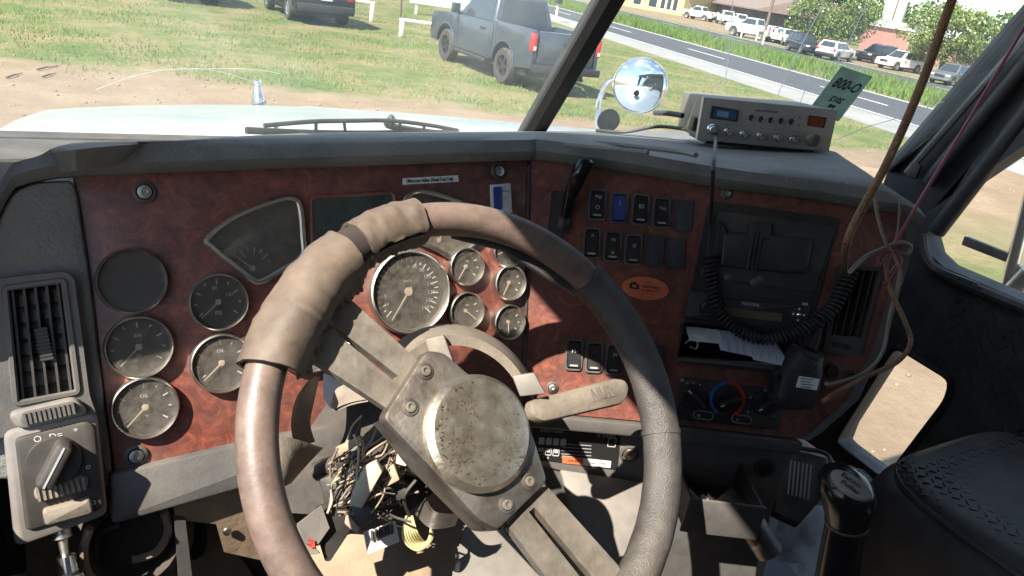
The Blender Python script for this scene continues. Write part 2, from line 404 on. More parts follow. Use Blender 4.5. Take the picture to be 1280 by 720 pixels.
# ================================================================== OUTSIDE: ground, roads
def ground_mat():
    m = bpy.data.materials.new('lawn_and_dirt'); m.use_nodes = True; t = m.node_tree; n = t.nodes; l = t.links
    bs = n['Principled BSDF']; bs.inputs['Roughness'].default_value = .95; bs.inputs['Specular IOR Level'].default_value = .1
    g = n.new('ShaderNodeNewGeometry'); sp = n.new('ShaderNodeSeparateXYZ'); l.new(g.outputs['Position'], sp.inputs[0])
    def math_(op, a, b=None, c=None):
        q = n.new('ShaderNodeMath'); q.operation = op
        for i, x in enumerate((a, b, c)):
            if x is None: continue
            if isinstance(x, (int, float)): q.inputs[i].default_value = x
            else: l.new(x, q.inputs[i])
        return q.outputs[0]
    def noi(s, d=6, r=.6):
        q = n.new('ShaderNodeTexNoise'); q.inputs['Scale'].default_value = s; q.inputs['Detail'].default_value = d; q.inputs['Roughness'].default_value = r
        l.new(g.outputs['Position'], q.inputs['Vector']); return q.outputs['Fac']
    def ramp(f, *els):
        q = n.new('ShaderNodeValToRGB'); e = q.color_ramp.elements; l.new(f, q.inputs[0])
        e[0].position, e[0].color = els[0][0], (*els[0][1], 1); e[1].position, e[1].color = els[-1][0], (*els[-1][1], 1)
        for p, c in els[1:-1]: k = e.new(p); k.color = (*c, 1)
        return q.outputs[0]
    def mix(f, a, b):
        q = n.new('ShaderNodeMix'); q.data_type = 'RGBA'; l.new(f, q.inputs['Factor']); l.new(a, q.inputs['A']); l.new(b, q.inputs['B']); return q.outputs['Result']
    grass = ramp(noi(.55, 9, .68), (.28, (.07, .115, .03)), (.43, (.115, .15, .048)), (.54, (.19, .175, .08)), (.68, (.27, .205, .125)))
    fine = ramp(noi(7, 6, .75), (.25, (.62, .62, .62)), (.75, (1.3, 1.3, 1.3)))
    q = n.new('ShaderNodeMix'); q.data_type = 'RGBA'; q.blend_type = 'MULTIPLY'; q.inputs['Factor'].default_value = 1; l.new(grass, q.inputs['A']); l.new(fine, q.inputs['B']); grass = q.outputs['Result']
    dirt = ramp(noi(.8, 10, .72), (.3, (.19, .135, .09)), (.5, (.25, .185, .125)), (.7, (.31, .24, .17)))
    edge = math_('ADD', math_('MULTIPLY', sp.outputs['X'], .30), sp.outputs['Y'])
    edge = math_('SUBTRACT', edge, 13.9)
    edge = math_('ADD', edge, math_('MULTIPLY', math_('SUBTRACT', noi(.9, 7, .7), .5), 3.2))
    # grass returns on the passenger side close to the truck
    fac = n.new('ShaderNodeMapRange'); fac.inputs['From Min'].default_value = -.35; fac.inputs['From Max'].default_value = .35; l.new(edge, fac.inputs['Value'])
    px = n.new('ShaderNodeMapRange'); px.inputs['From Min'].default_value = 6.3; px.inputs['From Max'].default_value = 7.6; l.new(math_('ADD', sp.outputs['X'], math_('MULTIPLY', math_('SUBTRACT', noi(.7, 6, .7), .5), 5)), px.inputs['Value'])
    px2 = n.new('ShaderNodeMapRange'); px2.inputs['From Min'].default_value = 11.5; px2.inputs['From Max'].default_value = 9; l.new(math_('ADD', sp.outputs['X'], math_('MULTIPLY', math_('SUBTRACT', noi(.5, 6, .7), .5), 6)), px2.inputs['Value'])
    side = math_('MULTIPLY', px.outputs[0], px2.outputs[0])
    sy = n.new('ShaderNodeMapRange'); sy.inputs['From Min'].default_value = 9; sy.inputs['From Max'].default_value = 7; l.new(sp.outputs['Y'], sy.inputs['Value'])
    side = math_('MULTIPLY', math_('MULTIPLY', side, sy.outputs[0]), .8)
    f = math_('MAXIMUM', fac.outputs[0], side)
    col = mix(f, dirt, grass)
    # sandy verge across the road
    s_ = math_('SUBTRACT', sp.outputs['X'], math_('MULTIPLY', sp.outputs['Y'], .25))
    s_ = math_('ADD', s_, math_('MULTIPLY', math_('SUBTRACT', noi(.3, 5, .6), .5), 5))
    v1 = n.new('ShaderNodeMapRange'); v1.inputs['From Min'].default_value = 36.5; v1.inputs['From Max'].default_value = 38; l.new(s_, v1.inputs['Value'])
    v2 = n.new('ShaderNodeMapRange'); v2.inputs['From Min'].default_value = 62; v2.inputs['From Max'].default_value = 58; l.new(s_, v2.inputs['Value'])
    col = mix(math_('MULTIPLY', v1.outputs[0], v2.outputs[0]), col, ramp(noi(.5, 6), (.3, (.20, .15, .09)), (.7, (.28, .22, .15))))
    l.new(col, bs.inputs['Base Color'])
    bp = n.new('ShaderNodeBump'); bp.inputs['Strength'].default_value = .6; bp.inputs['Distance'].default_value = .05; l.new(noi(9, 8, .7), bp.inputs['Height']); l.new(bp.outputs[0], bs.inputs['Normal'])
    return m
b = B(); b.poly([(-900, -900, 0), (1500, -900, 0), (1500, 1500, 0), (-900, 1500, 0)])
tag(b.build('ground', ground_mat()), kind='structure')
M['asphalt'] = mat('asphalt', (.06, .062, .068), .9, var=.18, scale=1.3, bump=.2, bscale=40)
M['concrete'] = mat('concrete_shoulder', (.27, .265, .25), .9, var=.14, scale=.9, bump=.1, bscale=30)
M['linew'] = mat('road_paint', (.75, .75, .73), .7, var=.1, scale=4)
def strip(name, s0, s1, z, mt, y0=-60, y1=400, parent=None):
    b = B(); P = [(s0+.25*y0, y0, z), (s1+.25*y0, y0, z), (s1+.25*y1, y1, z), (s0+.25*y1, y1, z)]
    b.poly(P); o = b.build(name, mt, parent)
    if parent is None: tag(o, kind='structure')
    return o
strip('road_shoulder', 14.5, 16.75, .004, M['concrete'])
rd = strip('road', 16.75, 22.5, .008, M['asphalt'])
strip('edge_line', 16.85, 17.0, .012, M['linew'], parent=rd); strip('edge_line', 22.1, 22.28, .012, M['linew'], parent=rd)
rd2 = strip('road', 29.5, 35.8, .008, M['asphalt'])
strip('edge_line', 29.7, 29.85, .012, M['linew'], parent=rd2); strip('edge_line', 35.4, 35.55, .012, M['linew'], parent=rd2)
for k in range(-1, 14):
    y0 = 16.2+k*10.6; strip('lane_dash', 19.5, 19.64, .012, M['linew'], y0, y0+3.6, rd)
    strip('lane_dash', 32.6, 32.74, .012, M['linew'], y0+4, y0+7.6, rd2)

# grass blades
def blades(name, n, region, h0, h1, cols, wd=.012, dens=None):
    vv = []; ff = []; k = 0; tries = 0
    while k < n and tries < n*6:
        tries += 1
        x, y = region()
        if dens and random.random() > dens(x, y): continue
        h = random.uniform(h0, h1); a = random.random()*pi; dx, dy = cos(a)*wd, sin(a)*wd; lx, ly = random.gauss(0, .35)*h, random.gauss(0, .35)*h
        i = len(vv); vv += [(x-dx, y-dy, 0), (x+dx, y+dy, 0), (x+lx, y+ly, h)]; ff.append((i, i+1, i+2)); k += 1
    b = B(); b.v = [V(q) for q in vv]; b.f = ff
    return b.build(name, cols)
def grassmat(name, c1, c2, sc_=.6):
    m = mat(name, c1, .8, col2=c2, scale=sc_, spec=.15); return m
M['grass'] = grassmat('lawn_grass', (.15, .205, .06), (.22, .22, .09), .6)
M['mediangrass'] = grassmat('median_grass', (.09, .165, .035), (.13, .18, .05), .8)
def lawn():
    y = 10+28*random.random()**1.4; x = -6+random.random()*(24+.25*y)
    return x, y
def lawnd(x, y):
    if x-.25*y > 14.2 or y+.3*x < 14.0+1.5*(noise.noise((x*.9, y*.9, 0))): return 0
    return max(0, min(1, .5+1.5*noise.noise((x*.5, y*.5, 3))))
tag(blades('lawn_grass', 42000, lawn, .03, .085, M['grass'], .009, lawnd), 'patchy short green lawn grass beyond the dirt', 'grass', kind='stuff')
def medr():
    y = -5+85*random.random(); s = 22.7+random.random()*6.6; return s+.25*y, y
tag(blades('median_grass', 26000, medr, .15, .5, M['mediangrass'], .03, lambda x, y: max(0, min(1, .7+noise.noise((x*.3, y*.3, 9))))), 'tall bright green grass on the median between the two roadways', 'grass', kind='stuff')

for k, (x0, y0, x1, y1, l_) in enumerate(((8, 97, 28, 91, 'long dry stick lying on the dirt at the far left'), (46, 87, 73, 82, 'dry stick nearest the lawn edge at the left'), (53, 96, 70, 91, 'short dry stick between two longer ones on the dirt'))):
    p, q = onz(x0, y0, .02), onz(x1, y1, .02); b = B(); b.tube(spl([p, lerp(p, q, .35)+V((.03, .05, .01)), lerp(p, q, .7)+V((-.02, -.03, .0)), q], 4), [.014-.0007*i for i in range(13)], 6); tag(b.build('dry_stick', mat('dry_wood', (.12, .09, .07), .9)), l_, 'stick', 'sticks on the dirt')
random.seed(17)
b = B()
for k in range(900):
    y = random.uniform(2, 14); x = random.uniform(-6, 16); r_ = random.uniform(.008, .03)
    if y+.3*x > 13.8: continue
    b.ell(Fr((x, y, r_*.3), (1, 0, 0), (0, 1, 0)), r_, r_*random.uniform(.6, 1), r_*.6, 6, 4)
tag(b.build('gravel', mat('gravel', (.30, .23, .17), .9, var=.4, scale=3)), 'loose pebbles scattered over the bare dirt', 'gravel', kind='stuff')
# ------------------------------------------------------------------ vehicles (x right, y forward, z up; origin between the rear wheels)
M['tyre'] = mat('tyre', (.03, .029, .028), .85, dust=.1)
M['alloy'] = mat('alloy_rim', (.5, .5, .5), .35, .8)
M['alloydark'] = mat('dark_alloy_rim', (.05, .05, .055), .4, .6)
M['carglass'] = mat('car_window', (.03, .04, .045), .06, var=.1, rvar=.03, spec=.8)
M['tail'] = mat('tail_light_red', (.45, .02, .02), .2, var=.15, coat=.5)
M['clearlamp'] = mat('clear_lamp', (.7, .7, .68), .15, coat=.5)
M['platew'] = mat('number_plate', (.75, .75, .75), .5)
def paint(name, c): return mat(name, c, .32, .25 if max(c) < .4 else 0, var=.05, coat=.7, scale=2, dust=.04, rvar=.05)
M['p_grey'] = paint('slate_grey_paint', (.045, .062, .092)); M['p_black'] = paint('black_paint', (.012, .013, .016)); M['p_white'] = paint('white_paint', (.72, .72, .71)); M['p_silver'] = paint('silver_paint', (.13, .14, .15)); M['p_navy'] = paint('dark_blue_paint', (.02, .03, .05))
def arch(y, r, z0, n=10): return [(y+r*cos(pi-pi*k/n), z0+r*sin(pi-pi*k/n)*1.0) for k in range(n+1)]
def wheel(t, x, y, r, wd, rimm, side):
    F = Fr((x, y, r), (0, 1, 0), (0, 0, 1)) if side > 0 else Fr((x, y, r), (0, -1, 0), (0, 0, 1))
    b = B(); b.lathe(F, [(r*.62, -wd/2), (r*.93, -wd/2), (r, -wd*.36), (r, wd*.36), (r*.93, wd/2), (r*.62, wd/2), (r*.6, wd*.3)], 24); ty = b.build('wheel', M['tyre'], t)
    b = B(); b.lathe(F, [(r*.62, wd*.3), (r*.60, wd*.42), (r*.52, wd*.34), (r*.5, .0)], 24)
    b.lathe(F, [(r*.5, wd*.02), (.001, wd*.02)], 24)
    for k in range(5):
        a = 2*pi*k/5; G = Fr(F.p(0, 0, wd*.3), F.u*cos(a)+F.v*sin(a), F.v*cos(a)-F.u*sin(a)); b.box(G, 0, r*.55, -r*.09, r*.09, -.03, .02)
    b.lathe(F, [(r*.14, wd*.28), (r*.13, wd*.4), (.001, wd*.41)], 12)
    b.build('rim', rimm, ty); return ty
def panel4(P, th=.012):      # thin pane from 4 points, thickness outward irrelevant
    b = B(); P = [V(p) for p in P]; n = (P[1]-P[0]).cross(P[2]-P[0]).normalized(); L = len(P)
    b.add([p-n*th for p in P]+[p+n*th for p in P], [tuple(range(L, 2*L)), tuple(range(L-1, -1, -1))]+[(i, (i+1) % L, L+(i+1) % L, L+i) for i in range(L)]); return b
def quadin(a, b, c, d, u0, u1, v0, v1):   # sub-quad of a bilinear quad
    f = lambda u, v: lerp(lerp(a, b, u), lerp(d, c, u), v)
    return [f(u0, v0), f(u1, v0), f(u1, v1), f(u0, v1)]
YZ = lambda x: Fr((x, 0, 0), (0, 1, 0), (0, 0, 1))
def greenhouse(t, pm, bot, top, z0, z1, hb, ht, nside=1, glassy=None):
    (yb0, yb1), (yt0, yt1) = bot, top
    R = [[V((-hb, yb0, z0)), V((hb, yb0, z0)), V((hb*.97, yb1, z0)), V((-hb*.97, yb1, z0))], [V((-ht, yt0, z1)), V((ht, yt0, z1)), V((ht*.95, yt1, z1)), V((-ht*.95, yt1, z1))]]
    b = B(); b.loft(R); b.build('cab', pm, t, bev=.07, seg=3)
    a, c = R
    panel4(quadin(a[0], a[1], c[1], c[0], .1, .9, .14, .86), .012).build('rear_window', M['carglass'], t)
    panel4(quadin(a[2], a[3], c[3], c[2], .07, .93, .08, .9), .012).build('windshield', M['carglass'], t)
    for s in (0, 1):
        q = (a[1], a[2], c[2], c[1]) if s else (a[3], a[0], c[0], c[3])
        for k in range(nside):
            u0, u1 = .06+.88*k/nside+.015, .06+.88*(k+1)/nside-.015
            panel4(quadin(*q, u0, u1, .08, .84), .014).build('window', M['carglass'], t)
def pickup(name, label, pm, loc, rotz=0, group=None, rim='alloydark', full=False):
    t = thing(name, label, 'pickup truck', (0, 0, 0), group)
    hw = .98; r = .405
    # cab lower body + hood
    prof = [(.62, .46)]+[(2.55, .46)]+arch(3.06, .5, .46)[0:]+[(3.95, .46), (4.02, .6), (4.0, 1.05), (3.9, 1.17), (2.75, 1.27), (.62, 1.28)]
    b = B(); b.prism(YZ(-hw), prof, .0, 2*hw); b.build('body', pm, t, bev=.045, seg=2)
    for sx in (-1, 1):
        x0 = -hw if sx < 0 else hw-.1
        prof = [(-1.22, .55), (-1.2, 1.36), (.6, 1.36), (.6, .5)]+[(.5, .46)]+arch(0, .5, .46)[::-1]+[(-.9, .52)]
        b = B(); b.prism(YZ(x0), prof, 0, .1); b.build('bed_side', pm, t, bev=.025)
        # wheel arch lips
        for ya in (0, 3.06): B().tube([(sx*(hw+.004), ya+.5*cos(pi*k/14), .46+.5*sin(pi*k/14)) for k in range(15)], .022, 6).build('arch_trim', pm, t)
        b = B(); b.box(WORLD, sx*hw*.93-.045+sx*.03, sx*hw*.93+.045+sx*.03, -1.255, -1.08, .92, 1.3); tl = b.build('tail_light', M['tail'], t, bev=.02)
        b = B(); b.box(WORLD, sx*hw*.93-.03+sx*.03, sx*hw*.93+.03+sx*.03, -1.268, -1.2, .95, 1.03); b.build('reversing_lamp', M['clearlamp'], tl)
        for y in (0, 3.06): wheel(t, sx*(hw-.14), y, r, .27, M[rim], sx)
        b = B(); b.box(WORLD, sx*1.0, sx*1.24, 2.32, 2.42, 1.28, 1.52); b.box(WORLD, sx*.9, sx*1.05, 2.36, 2.4, 1.26, 1.32); b.build('side_mirror', pm, t, bev=.03)
        b = B(); b.box(WORLD, sx*.985, sx*1.02, .98, 1.2, 1.08, 1.13); b.build('door_handle', M['black'], t, bev=.01)
        for ya, yb in ((.72, .72), (2.35, 2.42)): B().tube([(sx*(hw+.003), ya, .51), (sx*(hw+.003), yb, 1.26)], .006, 4).build('door_seam', M['black'], t)
        b = B(); b.tube([(sx*1.0, .75, .4), (sx*1.0, 2.35, .4)], .05, 8); b.build('side_step', M['black'], t)
        b = B(); b.box(WORLD, sx*.6-.26, sx*.6+.26, 3.93, 4.03, .86, 1.06); b.build('headlight', M['clearlamp'], t, bev=.03)
    b = B(); b.box(WORLD, -hw+.1, hw-.1, -1.1, .6, .62, .68); b.build('bed_floor', M['black'], t)
    b = B(); b.box(WORLD, -hw+.1, hw-.1, .54, .62, .62, 1.34); b.build('bed_front', pm, t)
    b = B(); b.box(WORLD, -hw+.17, hw-.17, -1.235, -1.13, .66, 1.35); tg = b.build('tailgate', pm, t, bev=.02)
    b = B(); b.box(WORLD, -.7, .7, -1.246, -1.236, .8, 1.16); b.build('pressed_panel', pm, tg, bev=.004)
    F = Fr((0, -1.248, 1.08), (1, 0, 0), (0, 0, 1)); b = B(); b.prism(F, [(-.075, .075), (.075, .075), (.085, .0), (.03, -.085), (-.03, -.085), (-.085, 0)], 0, .02, .006); b.prism(F, [(-.1, .08), (-.08, .0), (-.12, -.03), (-.13, .06)], 0, .015); b.prism(F, [(.1, .08), (.13, .06), (.12, -.03), (.08, 0)], 0, .015); b.build('emblem', M['alloydark'], tg)
    b = B(); b.box(WORLD, -.95, .95, -1.42, -1.2, .5, .66); b.box(WORLD, -.3, .3, -1.38, -1.2, .66, .7); bu = b.build('rear_bumper', M['alloydark'], t, bev=.03)
    b = B(); b.box(WORLD, -.16, .16, -1.432, -1.422, .51, .65); b.build('number_plate', M['platew'], bu)
    b = B(); b.box(WORLD, -.92, .92, 3.9, 4.1, .45, .66); b.build('front_bumper', M['alloydark'], t, bev=.04)
    b = B(); b.box(WORLD, -.5, .5, 3.95, 4.045, .72, 1.04); b.build('grille', M['black'], t, bev=.02)
    b = B(); b.box(WORLD, -.86, .86, -.9, 3.6, .34, .5); b.tube([(-.7, 0, .38), (.7, 0, .38)], .07, 8); b.box(WORLD, -.5, .5, -1.15, -.5, .42, .6); b.build('chassis', M['black'], t)
    b = B(); b.tube([(.5, 1, .36), (.55, -.6, .36), (.62, -1.25, .38)], .035, 8); b.build('exhaust_pipe', M['chromedull'], t)
    greenhouse(t, pm, (.66, 2.62), (.86, 1.95), 1.24, 1.92, .93, .74, 1)
    b = B(); b.box(WORLD, -.2, .2, .84, .9, 1.86, 1.9); b.build('third_brake_light', M['tail'], t, bev=.01)
    t.location = loc; t.rotation_euler = (0, 0, rotz); return t
def suv(name, label, pm, loc, rotz=0, group=None, rim='alloy', L=4.6, low=0, cat='car'):
    t = thing(name, label, cat, (0, 0, 0), group)
    hw = .92; r = .36; wb = 2.75; fy = wb+.85; ry = -.95
    zb = 1.05-low*.1; zt = 1.76-low*.3
    prof = [(ry, .5), (ry+.05, .36)]+arch(0, .43, .36)+arch(wb, .43, .36)+[(fy-.1, .36), (fy, .5), (fy-.02, .85), (fy-.15, .95), (wb-.5, zb), (ry+.05, zb+.02)]
    b = B(); b.prism(YZ(-hw), prof, 0, 2*hw); b.build('body', pm, t, bev=.06, seg=3)
    greenhouse(t, pm, (ry+.05, wb-.35), (ry+.3+low*.3, wb-1.15), zb-.02, zt, .88, .66, 3)
    for sx in (-1, 1):
        for y in (0, wb): wheel(t, sx*(hw-.12), y, r, .24, M[rim], sx)
        b = B(); b.box(WORLD, sx*.78-.12, sx*.78+.12, ry-.03, ry+.12, .78, 1.0); b.build('tail_light', M['tail'], t, bev=.03)
        b = B(); b.box(WORLD, sx*.66-.18, sx*.66+.18, fy-.1, fy+.02, .72, .86); b.build('headlight', M['clearlamp'], t, bev=.03)
        b = B(); b.box(WORLD, sx*.93, sx*1.08, wb-.75, wb-.65, 1.0, 1.14); b.build('side_mirror', pm, t, bev=.03)
        b = B(); b.tube([(sx*.6, .1, zt+.03), (sx*.6, 1.3, zt+.03)], .02, 6); b.build('roof_rail', M['black'], t)
    b = B(); b.box(WORLD, -.86, .86, ry-.1, ry+.1, .38, .62); bu = b.build('rear_bumper', M['black'], t, bev=.05)
    b = B(); b.box(WORLD, -.17, .17, ry-.045, ry-.02, .74, .88); b.build('number_plate', M['platew'], t)
    b = B(); b.box(WORLD, -.86, .86, fy-.12, fy+.07, .36, .56); b.build('front_bumper', pm, t, bev=.05)
    b = B(); b.box(WORLD, -.42, .42, fy-.1, fy+.025, .62, .84); b.build('grille', M['black'], t, bev=.02)
    b = B(); b.box(WORLD, -.8, .8, -.6, wb+.5, .24, .4); b.build('chassis', M['black'], t)
    t.location = loc; t.rotation_euler = (0, 0, rotz); return t

pickup('pickup_truck', 'dark slate grey pickup with red tail lights parked on the lawn', M['p_grey'], (8.65, 15.25, 0), 0).scale = (.885, 1, .97)
suv('black_car', 'black car with white rear plate parked beyond the lawn left of the grey pickup', M['p_black'], (6.3, 24.6, 0), 0, low=0)
suv('black_car', 'black car at the top left edge, mostly cut off by the frame', M['p_black'], (2.9, 27.2, 0), 0, rim='alloydark')
FAR = 'vehicles parked across the road'
def far(kind, px, py, head, pm, label, low=0, k=.85):
    p = onz(px, py, 0); p.z = 0
    rz = -radians(head)
    off = Matrix.Rotation(rz, 3, 'Z') @ V((0, 1.5, 0))
    f = pickup if kind == 'p' else suv
    kw = {} if kind == 'p' else {'low': low}
    t_ = f('parked_pickup' if kind == 'p' else 'parked_car', label, pm, p-off*k, rz, FAR, rim='alloy', **kw); t_.scale = (k, k, k)
far('p', 873, 25, 345, M['p_white'], 'white pickup nose to the left beside the yellow building')
far('p', 906, 31, 30, M['p_white'], 'white pickup behind the lone white pickup near the yellow building')
far('s', 921, 33, 35, M['p_white'], 'white car under the brown roof, right of two white pickups')
far('p', 938, 48, 345, M['p_white'], 'large white pickup behind the white gate posts, nearest the road')
far('s', 968, 53, 215, M['p_white'], 'white car just right of the leaning utility pole', 1)
far('s', 984, 57, 215, M['p_white'], 'white car between the utility pole and the dark blue van', 1)
far('s', 1003, 67, 205, M['p_navy'], 'dark blue van left of the first flowering tree', k=.74)
far('s', 1043, 75, 75, M['p_white'], 'white car at the foot of the first flowering tree', .5, k=.74)
far('s', 1092, 79, 268, M['p_black'], 'black car in front of the pink building', k=.74)
far('s', 1121, 88, 275, M['p_white'], 'white car parked in front of the second flowering tree', 0, k=.72)
far('s', 1184, 106, 262, M['p_silver'], 'grey car half hidden under the second flowering tree by the pillar', k=.66)

# ------------------------------------------------------------------ trees
M['bark'] = mat('bark', (.12, .09, .065), .9, var=.3)
M['leafA'] = mat('tree_leaves', (.16, .22, .06), .6, col2=(.08, .125, .03), scale=1.5, spec=.3)
M['leafB'] = mat('wood_leaves', (.075, .14, .035), .6, col2=(.03, .07, .018), scale=.35, spec=.3)
M['flower'] = mat('pale_blossom', (.75, .66, .45), .7, var=.1)
def leafmesh(b, c, rx, rz, n, s, shell=.5):
    for _ in range(n):
        while 1:
            d = V((random.uniform(-1, 1), random.uniform(-1, 1), random.uniform(-1, 1)))
            if shell < d.length < 1: break
        p = V(c)+V((d.x*rx, d.y*rx, d.z*rz)); n1 = V((random.gauss(0, 1), random.gauss(0, 1), random.gauss(0, 1))).normalized(); u = n1.orthogonal().normalized()*s*random.uniform(.6, 1.3); v_ = n1.cross(u)*.6
        k = len(b.v); b.v += [p-u, p+v_, p+u, p-v_]; b.f.append((k, k+1, k+2, k+3))
def tree(name, label, base, h, rad, seed, flowers=True, lm='leafA', nl=150, cl=95):
    random.seed(seed); t = thing(name, label, 'tree', base); base = V(base)
    b = B(); cr = B(); fl = B()
    tr = [base, base+V((.1, 0, h*.2)), base+V((-.05, .1, h*.42))]
    b.tube(spl(tr, 4), [h*.04-.002*i for i in range(9)], 8)
    for k in range(7):
        a = 2*pi*k/7+random.random(); e = base+V((cos(a)*rad*.7, sin(a)*rad*.7, h*random.uniform(.5, .85)))
        b.tube(spl([base+V((0, 0, h*.3)), lerp(base+V((0, 0, h*.3)), e, .5)+V((0, 0, .2)), e], 4), [.09-.008*i for i in range(9)], 6)
    b.build('trunk', M['bark'], t)
    for k in range(cl):
        a = random.random()*2*pi; u = random.uniform(-.75, 1); q = sqrt(max(0, 1-u*u))*rad*random.uniform(.35, 1.0)
        c = base+V((cos(a)*q, sin(a)*q, h*.58+u*h*.38)); s = rad*random.uniform(.16, .3)
        leafmesh(cr, c, s, s*.8, nl, .085, .2)
        if flowers:
            for _ in range(5): leafmesh(fl, c, s*1.08, s*.9, 1, .085, .9)
    cr.build('crown', M[lm], t)
    if flowers: fl.build('blossom', M['flower'], t)
    return t
tree('flowering_tree', 'pale blossoming tree standing by the dark building', (46.5, 37.6, 0), 4.7, 3.1, 11)
tree('flowering_tree', 'pale blossoming tree beside the pink building, right of the brown cord', (48.5, 29.9, 0), 4.3, 2.9, 12)
random.seed(31)
wd = B()
for k in range(720):
    y = random.uniform(-70, 200); s = 84+random.uniform(0, 26); hh = 6.4+1.8*noise.noise((y*.05, s*.05, 0))+1.2*noise.noise((y*.2, 0, 4))
    z = random.uniform(.5, hh); leafmesh(wd, (s+.25*y, y, z), 2.2, 1.4, 110, .3, .3)
tag(wd.build('wood', M['leafB']), 'continuous green wood closing the view behind the buildings', 'trees', kind='stuff')

# ------------------------------------------------------------------ buildings, poles, rails
M['yellowwall'] = mat('yellow_wall', (.55, .44, .2), .85, var=.1, scale=2); M['brownroof'] = mat('brown_roof', (.20, .15, .125), .85, var=.15, scale=2)
M['darkbrick'] = mat('dark_brick', (.10, .07, .07), .85, var=.2, scale=3); M['whiteroof'] = mat('white_roof_edge', (.7, .7, .68), .6)
M['pinkwall'] = mat('pink_wall', (.40, .20, .17), .85, var=.1, scale=2); M['dark_door'] = mat('dark_opening', (.03, .03, .03), .6)  # pink wall; even dark colour for the building doors
M['woodpole'] = mat('weathered_pole', (.16, .12, .09), .9, var=.2); M['whitepaint'] = mat('white_painted_steel', (.72, .71, .68), .5, dust=.08)
def bframe(px, py, brg): # building frame: origin on ground at a pixel, u along the facade
    p = onz(px, py, 0); a = radians(brg); return Fr(p, (sin(a), cos(a), 0), (0, 0, 1))   # n faces to the right of u
def building(name, label, F, wd_, h, dp, wm, rm, wins, over=.5, roofh=.35, doors=(), gable=False):
    t = thing(name, label, 'building', F.o)
    b = B(); b.box(F, 0, wd_, 0, h, -dp, 0); b.build('wall', wm, t)
    b = B()
    if gable: b.prism(F, [(-over, h), (wd_+over, h), (wd_/2, h+roofh)], -dp-over, over)
    else: b.prism(Fr(F.p(-over, h, 0), -F.n, F.v), [(-over, .0), (dp+over, 0), (dp+over, .2), (dp/2, roofh), (-over, .18)], 0, wd_+2*over) if False else b.loft([[F.p(-over, h, over), F.p(wd_+over, h, over), F.p(wd_+over, h, -dp-over), F.p(-over, h, -dp-over)], [F.p(-over, h+.18, over), F.p(wd_+over, h+.18, over), F.p(wd_+over, h+.18, -dp-over), F.p(-over, h+.18, -dp-over)], [F.p(-over, h+roofh, -dp*.4), F.p(wd_+over, h+roofh, -dp*.4), F.p(wd_+over, h+roofh, -dp*.6), F.p(-over, h+roofh, -dp*.6)]])
    b.build('roof', rm, t)
    for (a0, a1, b0, b1) in wins:
        b = B(); b.box(F, a0-.06, a1+.06, b0-.06, b1+.06, 0, .03); wf = b.build('window', M['whitepaint'], t)
        b = B(); b.box(F, a0, a1, b0, b1, .03, .036); b.build('pane', M['carglass'], wf)
    for (a0, a1, b0, b1) in doors:
        b = B(); b.box(F, a0, a1, b0, b1, 0, .04); b.build('door', M['dark_door'], t)
    return t
# road bearing is about 14 deg; facades face the road (towards -x): u runs along decreasing y so that n points at the road
RB = 194
def onroad(s, y): return V((s+.25*y, y, 0))
def bf(s, y): a = radians(RB); return Fr(onroad(s, y), (sin(a), cos(a), 0), (0, 0, 1))
def chk(F): return F
def bpx(x0, y0, x1, y1):
    p, q = onz(x0, y0, 0), onz(x1, y1, 0); return Fr(p, q-p, (0, 0, 1)), (q-p).length
Fb, wl_ = bpx(735, -1, 852, 20); building('yellow_building', 'yellow walled building with narrow dark windows at the top of the view', Fb, wl_, 3.6, 10, M['yellowwall'], M['brownroof'], [(wl_*a, wl_*a+.7, .5, 2.6) for a in (.3, .36, .5, .54, .66, .7, .78, .84, .9)], roofh=2.4)
Fb, wl_ = bpx(856, 17, 948, 38); building('brown_roofed_building', 'low building with wide brown roof behind the white pickups', Fb, wl_, 2.2, 12, M['darkbrick'], M['brownroof'], [(2, 4, .9, 2), (7, 9, .9, 2)], over=1.2, roofh=2.2, doors=[(5, 6, 0, 2.1)])
Fb, wl_ = bpx(949, 33, 1006, 44); building('dark_building', 'dark walled building with flat white roof edge behind the first flowering tree', Fb, wl_, 2.7, 10, M['darkbrick'], M['whiteroof'], [(wl_*.6, wl_*.75, 1, 2.2)], over=.7, roofh=.45, doors=[(2, 3, 0, 2.2)])
Fb, wl_ = bpx(1072, 62, 1113, 71); building('pink_building', 'pink walled building with shallow gabled white roof edge', Fb, wl_, 2.5, 12, M['pinkwall'], M['whiteroof'], [], over=.25, roofh=.7, gable=True)
# silo
_d = ray(1108, 45); _d = V((_d.x, _d.y, 0)).normalized(); SILO = V((CAM.x, CAM.y, 0))+_d*118
so_ = thing('white_standpipe', 'tall white cylindrical water standpipe behind the pink building', 'water tower', SILO)
Fs = Fr(SILO, (1, 0, 0), (0, 1, 0)); b = B(); b.lathe(Fs, [(1.35, 0), (1.35, 16), (1.1, 16.6), (.01, 17)], 24); b.build('tank', M['whitepaint'], so_)
b = B()
for dx in (-.2, .2): b.tube([Fs.p(-1.45, -.5+dx, 0), Fs.p(-1.45, -.5+dx, 16)], .04, 5)
for k in range(40): b.tube([Fs.p(-1.45, -.7, .4*k+.3), Fs.p(-1.45, -.3, .4*k+.3)], .025, 4)
b.build('ladder', M['whitepaint'], so_)
def pole(px, py, h, label, r=.13):
    p = onz(px, py, 0); t = thing('utility_pole', label, 'pole', p, 'utility poles across the road'); F = Fr(p, (1, 0, 0), (0, 1, 0))
    b = B(); b.lathe(F, [(r, 0), (r*.7, h), (.005, h)], 10); b.build('post', M['woodpole'], t)
    b = B(); b.box(Fr(F.p(0, 0, h-.8), (.24, .97, 0), (0, 0, 1)), -1.1, 1.1, -.06, .06, -.06, .06); b.build('crossarm', M['woodpole'], t)
